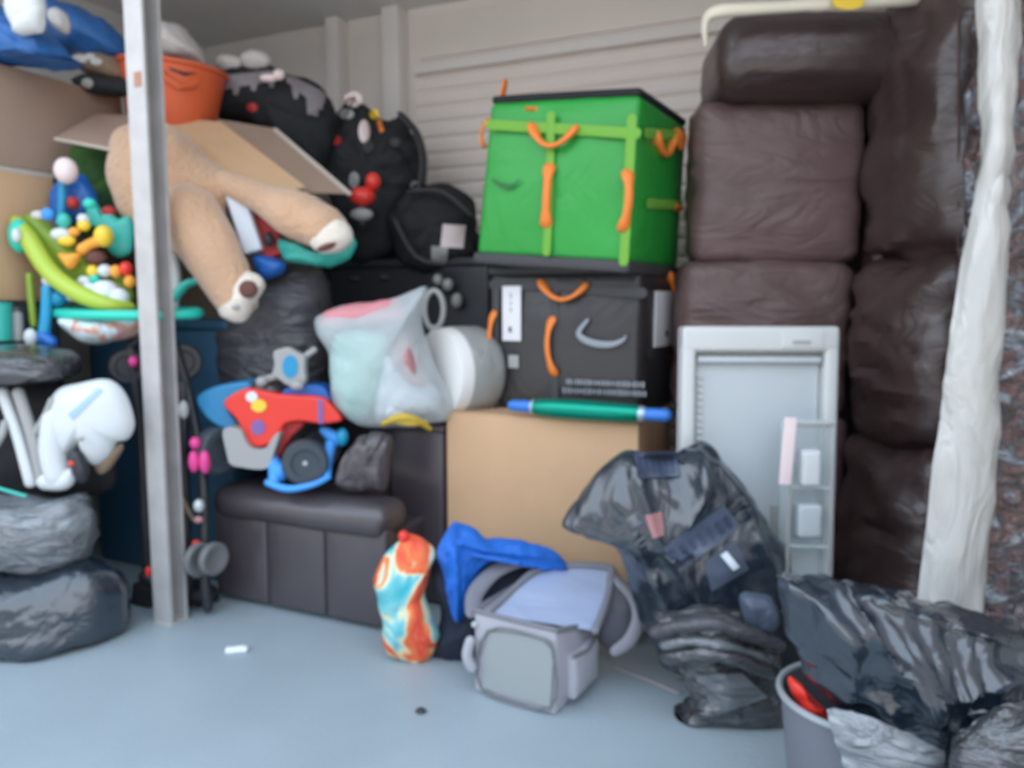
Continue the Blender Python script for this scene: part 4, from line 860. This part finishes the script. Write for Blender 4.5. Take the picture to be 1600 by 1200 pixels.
# ================================================================ SOFT CLOTHES
td = bl('tie_dye_cloth', 'orange and turquoise tie-dye cloth heap on the floor before the armchair', 'clothing', [(624, 842), (640, 832), (668, 842), (684, 862), (676, 890), (668, 925), (676, 955), (690, 985), (686, 1010), (662, 1036), (630, 1034), (602, 1018), (594, 965), (583, 905), (598, 865)], 2.50, .09, M_tie, zmin=0, wr=(.014, 7, 4, (1, 1, 1), 'r'), center=(636, 940))
ellp('knot', (631, 838, 2.48, 9, 10), M_red, td, label='red knotted tip')
bl('dark_jacket', 'black jacket crumpled between the tie-dye cloth and the pet carrier', 'jacket', [(668, 880), (720, 860), (800, 868), (860, 880), (870, 960), (800, 1010), (742, 1030), (712, 1048), (675, 1040), (662, 1010), (690, 960)], 2.56, .12, M_navy, zmin=0, wr=(.02, 6, 9, (1, 1, 1), 'r'))
s = S()
blob(s, [(690, 838), (700, 818), (715, 811), (742, 822), (768, 842), (810, 843), (856, 852), (886, 872), (892, 890), (868, 893), (838, 878), (800, 868), (762, 880), (742, 905), (734, 945), (728, 975), (708, 976), (700, 945), (690, 905), (681, 870)], 2.47, .055, .9, 20, 7, center=(728, 856), folds=[([(712, 815), (716, 880), (715, 960)], 7, .025), ([(725, 840), (780, 855), (850, 862), (885, 884)], 6, .02), ([(698, 850), (702, 920)], 5, .015)])
obj('blue_jacket', s, M_cloth, label='bright blue jacket draped over the black jacket in front of the cardboard box', cat='jacket', wr=(.016, 8, 5, (1.3, 1, .8), 'r'))
# ================================================================ PET CARRIER
ca, cbp = F(741, 1080), F(868, 1119)
ang = math.atan2((cbp-ca).y, (cbp-ca).x)
pcr = thing('pet_carrier', 'grey canvas pet carrier with a mesh window and open top on the floor', 'pet carrier', ca, ang)
CW = (cbp-ca).length; CD = .27; CH = .262
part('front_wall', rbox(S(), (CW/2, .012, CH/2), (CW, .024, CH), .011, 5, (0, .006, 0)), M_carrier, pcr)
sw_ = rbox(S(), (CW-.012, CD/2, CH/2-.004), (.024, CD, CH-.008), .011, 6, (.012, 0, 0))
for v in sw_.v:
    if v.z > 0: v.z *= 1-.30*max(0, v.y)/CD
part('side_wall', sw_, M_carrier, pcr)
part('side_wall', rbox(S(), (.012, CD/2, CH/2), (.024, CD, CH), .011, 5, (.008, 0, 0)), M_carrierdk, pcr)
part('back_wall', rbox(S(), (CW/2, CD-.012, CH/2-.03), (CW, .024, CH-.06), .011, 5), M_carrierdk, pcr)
part('bottom', rbox(S(), (CW/2, CD/2, .012), (CW-.01, CD-.01, .02), .006, 2), M_carrierdk, pcr)
mc = [hit(pcr, x, y, 1, -.006) for x, y in ((764, 985), (846, 996), (866, 1018), (862, 1108), (752, 1076))]
pc2 = [(mc[0].x, mc[0].z), (mc[1].x, mc[1].z), (mc[2].x, mc[2].z), (mc[3].x-.003, mc[3].z+.006), (mc[4].x+.004, mc[4].z+.006)]
s = S(); prism(s, [(x, z) for x, z in pc2], .010, TR(Vector((0, -.010, 0)))); part('mesh_window', s, M_mesh, pcr, smooth=False, label='grey mesh window')
s = S(); q = cr([(x, -.013, z) for x, z in pc2], 4, True); tube(s, q, .0045, 8, closed=True); part('piping', s, M_piping, pcr)
for (a_, b_, e_) in (((0, 0), (CW, 0), CH), ((CW, 0), (CW, CD), CH*.71), ((0, 0), (0, CD), CH)):
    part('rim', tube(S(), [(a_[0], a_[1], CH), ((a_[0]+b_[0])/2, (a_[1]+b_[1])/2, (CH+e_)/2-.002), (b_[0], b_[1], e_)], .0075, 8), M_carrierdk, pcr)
p_ = hit(pcr, 925, 1055, 0, CW+.02)
part('side_pocket', rbox(S(), (CW+.018, CD*.52, .095), (.03, CD*.62, .13), .013, 5, (.008, 0, 0)), M_carrier, pcr, wr=(.006, 14, 3, (1, 1, 1), 'r'))
part('pocket_edge', tube(S(), [(CW+.03, CD*.2, .165), (CW+.04, CD*.5, .158), (CW+.03, CD*.84, .168)], .006, 8), M_piping, pcr)
p_ = hit(pcr, 921, 1010, 0, CW+.016)
sN = S(); lathe(sN, [(.001, .008), (.008, .008), (.013, .004), (.014, 0), (.001, 0)], TR(Vector((CW+.012, p_.y, p_.z))) @ Matrix.Rotation(math.pi/2, 4, 'Y'), 20); sn = part('snap', sN, M_mirror, pcr)
sN = S(); lathe(sN, [(.001, .0105), (.0035, .0105), (.0035, .006)], TR(Vector((CW+.012, p_.y, p_.z))) @ Matrix.Rotation(math.pi/2, 4, 'Y'), 12); part('snap_centre', sN, M_blackpl, sn)
p_ = hit(pcr, 733, 972, 1, 0); sN = S(); lathe(sN, [(.001, .008), (.009, .006), (.010, 0)], TR(Vector((.006, -.004, p_.z))) @ Matrix.Rotation(math.pi/2, 4, 'X'), 16); part('snap', sN, M_mirror, pcr)
s = S(); sheet(s, [[(846, 893, 2.46), (900, 888, 2.46), (952, 892, 2.45)], [(806, 922, 2.36), (870, 925, 2.36), (944, 935, 2.36)], [(758, 954, 2.27), (830, 970, 2.24), (935, 986, 2.24)]], 8, 8, .012)
ppart('lid_lining', s, M_lining, pcr, wr=(.008, 7, 3, (.5, 1, 2.4), 'n'), label='lilac grey lining of the open lid')
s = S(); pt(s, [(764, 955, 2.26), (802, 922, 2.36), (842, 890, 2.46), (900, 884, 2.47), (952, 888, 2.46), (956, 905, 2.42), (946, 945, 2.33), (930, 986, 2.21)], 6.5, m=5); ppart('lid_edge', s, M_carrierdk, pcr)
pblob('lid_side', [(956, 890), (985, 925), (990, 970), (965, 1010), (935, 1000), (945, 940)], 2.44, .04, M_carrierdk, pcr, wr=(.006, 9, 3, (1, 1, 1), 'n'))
s = S(); pt(s, [(962, 905, 2.42), (990, 935, 2.36), (998, 968, 2.32), (984, 1000, 2.28), (960, 1018, 2.26)], [10, 12, 13, 12, 9], 14, .5, m=5); ppart('shoulder_strap', s, mat('strap_grey', (.27, .26, .29), .75, bump=.3, bs=40, bd=.005), pcr)
s = S(); pt(s, [(738, 958, 2.3), (744, 925, 2.38), (775, 892, 2.45), (820, 876, 2.48), (862, 880, 2.46)], [12, 15, 14, 12, 9], 14, .5, m=5); ppart('carry_strap', s, M_carrierdk, pcr)
s = S(); pt(s, [(735, 1000, 2.25), (730, 1025, 2.25), (738, 1045, 2.25)], [8, 9, 8]); ppart('side_tab', s, M_carrier, pcr)
# ================================================================ BLACK SACKS ON THE RIGHT
sk = bl('trash_bag', 'tall black rubbish bag of printed packs leaning on the fridge door', 'bag', [(872, 820), (900, 768), (940, 722), (985, 702), (1040, 706), (1072, 690), (1105, 684), (1132, 714), (1180, 775), (1215, 830), (1238, 875), (1235, 960), (1220, 1060), (1060, 1060), (1010, 1000), (980, 930), (962, 868), (932, 842), (905, 838)], 2.30, .15, M_bag, zmin=0, wr=(.024, 5, 14, (1.4, 1, .8), 'r'), center=(1080, 850), back=.35, rings=26, m=8, folds=[([(980, 712), (1010, 810), (1060, 900), (1100, 960)], 11, .030), ([(960, 770), (1000, 880), (1040, 960)], 14, .020), ([(1088, 695), (1080, 760), (1060, 800)], 12, .03), ([(1120, 712), (1170, 800), (1200, 890)], 12, .02)])
decal(sk, ((990, 708), (1056, 706), (1062, 744), (1000, 748)), M_mag, 'printed_strip', nu=8, nv=5, lift=.008, label='bluish ribbed strip near the top')
for i in range(6): decal(sk, ((997+i*10, 714), (1001+i*10, 714), (1004+i*10, 738), (1000+i*10, 738)), M_magdk, 'stripe', 1, 3, lift=.012)
decal(sk, ((1036, 858), (1132, 790), (1158, 822), (1062, 896)), M_mag, 'printed_strip', nu=10, lift=.008, label='bluish printed strip')
random.seed(5)
for i in range(7):
    a = (i+.5)/7; cx = 1048+(1146-1048)*a; cy = 872+(812-872)*a; d1 = 10; d2 = 4.2
    ux_, uy_ = .83, -.56; vx_, vy_ = .56, .83
    q = [(cx-ux_*d2-vx_*d1, cy-uy_*d2-vy_*d1), (cx+ux_*d2-vx_*d1, cy+uy_*d2-vy_*d1), (cx+ux_*d2*(1 if i % 2 else .3)+vx_*d1, cy+uy_*d2+vy_*d1), (cx-ux_*d2+vx_*d1, cy-uy_*d2+vy_*d1)]
    decal(sk, q, M_magdk, 'letter', 2, 2, lift=.012)
decal(sk, ((1100, 880), (1150, 845), (1170, 890), (1112, 925)), M_mag, 'printed_patch', lift=.007, label='pale printed patch'); decal(sk, ((1126, 868), (1136, 862), (1156, 886), (1146, 892)), M_whitecloth, 'printed_bar', lift=.011)
decal(sk, ((1008, 806), (1034, 800), (1038, 836), (1020, 842)), M_pinkp, 'printed_patch', lift=.006, label='pinkish patch')
lw_ = bl('trash_bag', 'low black bag of folded layers on the floor beside the bin', 'bag', [(1018, 960), (1060, 945), (1120, 940), (1180, 950), (1216, 985), (1228, 1040), (1236, 1130), (1215, 1148), (1150, 1150), (1095, 1142), (1052, 1136), (1060, 1105), (1072, 1085), (1050, 1030)], 2.14, .12, M_bagf, zmin=0, wr=(.022, 6, 11, (.6, 1, 2.4), 'r'), center=(1145, 1050), back=.6, rings=22, m=8)
for i, (a, b, c, r, m_) in enumerate((((1024, 988), (1110, 974), (1214, 1008), 10, M_bagmatt), ((1040, 1006), (1110, 1004), (1200, 1030), 7, M_baggrey), ((1044, 1026), (1120, 1022), (1206, 1052), 11, M_bagf))):
    s = S(); pt(s, [(*a, 2.08), ((a[0]+b[0])/2, (a[1]+b[1])/2-3, 2.03), (*b, 2.0), ((b[0]+c[0])/2, (b[1]+c[1])/2-3, 2.0), (*c, 2.04)], r, 12, .8, m=5); ppart('folded_layer', s, m_, lw_, wr=(.012, 12, i, (1, 1, 1), 'r'))
decal(lw_, ((1086, 1058), (1160, 1052), (1200, 1090), (1120, 1118)), M_baggrey, 'highlight_panel', lift=.010, nu=10, nv=8)  # paler patch painting a highlight onto the low bag
bl('trash_bag', 'small bluish black plastic bag tucked between the tall bag and big sack', 'bag', [(1154, 932), (1180, 925), (1210, 935), (1218, 975), (1200, 992), (1165, 982)], 2.08, .05, M_mag, wr=(.01, 9, 3, (1, 1, 1), 'r'))
# bin
bc = P(1350, 1090, 1.62); RZ = .32
bn = thing('waste_bin', 'grey round plastic bin under the big black sack at the lower right', 'bin', (bc.x, 1.66, 0))
s = S(); lathe(s, [(.001, 0), (.125, 0), (.13, .01), (.162, RZ-.012), (.157, RZ-.012), (.125, .015), (.001, .015)], None, 48, False); part('bin_wall', s, M_bin, bn)
s = S(); tube(s, [(.164*math.cos(a), .164*math.sin(a), RZ-.006) for a in [i*math.pi/24 for i in range(48)]], .008, 8, closed=True); part('rim', s, M_binrim, bn)
bl('red_cloth', 'red cloth inside the grey bin', 'cloth', [(1232, 1062), (1244, 1058), (1262, 1080), (1290, 1100), (1300, 1125), (1262, 1120), (1240, 1098)], 1.66, .05, M_red, wr=(.01, 12, 3, (1, 1, 1), 'r'))
big = bl('trash_bag', 'big glossy black rubbish sack spread over the grey bin at lower right', 'bag', [(1196, 905), (1214, 882), (1262, 884), (1310, 890), (1370, 905), (1440, 926), (1520, 950), (1600, 974), (1720, 1010), (1790, 1120), (1780, 1290), (1560, 1300), (1500, 1240), (1455, 1200), (1390, 1160), (1335, 1128), (1290, 1108), (1258, 1066), (1232, 1020), (1212, 965)], 1.63, .17, M_bag, wr=(.036, 4.6, 21, (1.6, 1, 1.0), 'r'), center=(1450, 1060), back=.7, rings=30, m=9, folds=[([(1292, 892), (1335, 970), (1385, 1060), (1440, 1150)], 10, .035), ([(1310, 892), (1400, 925), (1500, 955), (1610, 985)], 12, .04), ([(1230, 890), (1280, 960), (1290, 1060)], 20, .02), ([(1370, 990), (1400, 1050), (1470, 1130)], 16, .03), ([(1420, 1040), (1520, 1010), (1640, 1010)], 14, .02), ([(1480, 1080), (1560, 1060), (1640, 1060)], 12, .02)])
s = S(); sheet(s, [[(1290, 1108, 1.52), (1350, 1118, 1.47), (1420, 1150, 1.45), (1478, 1175, 1.44)], [(1300, 1140, 1.50), (1355, 1150, 1.45), (1425, 1180, 1.43), (1482, 1205, 1.42)], [(1325, 1215, 1.48), (1370, 1225, 1.44), (1430, 1240, 1.42), (1490, 1260, 1.42)]], 8, 8, .006)
ppart('bag_skirt', s, M_baggrey, big, wr=(.014, 8, 5, (.7, 1, 2.2), 'r'), label='silvery overhanging hem')
bl('trash_bag', 'black glossy bag on the floor at the bottom right corner', 'bag', [(1478, 1230), (1490, 1150), (1530, 1110), (1600, 1085), (1720, 1090), (1760, 1250), (1700, 1420), (1500, 1420)], 1.38, .10, M_bagf, zmin=0, wr=(.026, 9, 5, (1, 1, 1), 'r'))
# ================================================================ SMALL THINGS ON THE FLOOR
s = S(); a = F(370, 1018)
rbox(s, (0, 0, .008), (.070, .03, .010), .004, 5, (0, 0, .004), M=TR(Vector((a.x, a.y, 0)), .15)); obj('tissue', s, M_paper, label='small crumpled white tissue on the floor before the armchair', cat='tissue', wr=(.005, 30, 2, (1, 1, 1), 'r'), zmin=.001)
a = F(658, 1114); s = S(); ell(s, (a.x, a.y, .008), (.016, .012, .007)); obj('pebble', s, M_blackpl, label='tiny black pebble on the floor left of the pet carrier', cat='pebble', wr=(.003, 60, 2, (1, 1, 1), 'n'), zmin=.001)
s = S(); q = [F(*p) for p in ((965, 1045), (1010, 1062), (1060, 1084))]; tube(s, [v+Vector((0, 0, .004)) for v in q], .012, 8, .25, up=(0, 0, 1)); obj('strap', s, mat('pinkish_strap', (.42, .38, .40), .7), label='pale flat strap on the floor right of the pet carrier', cat='strap')
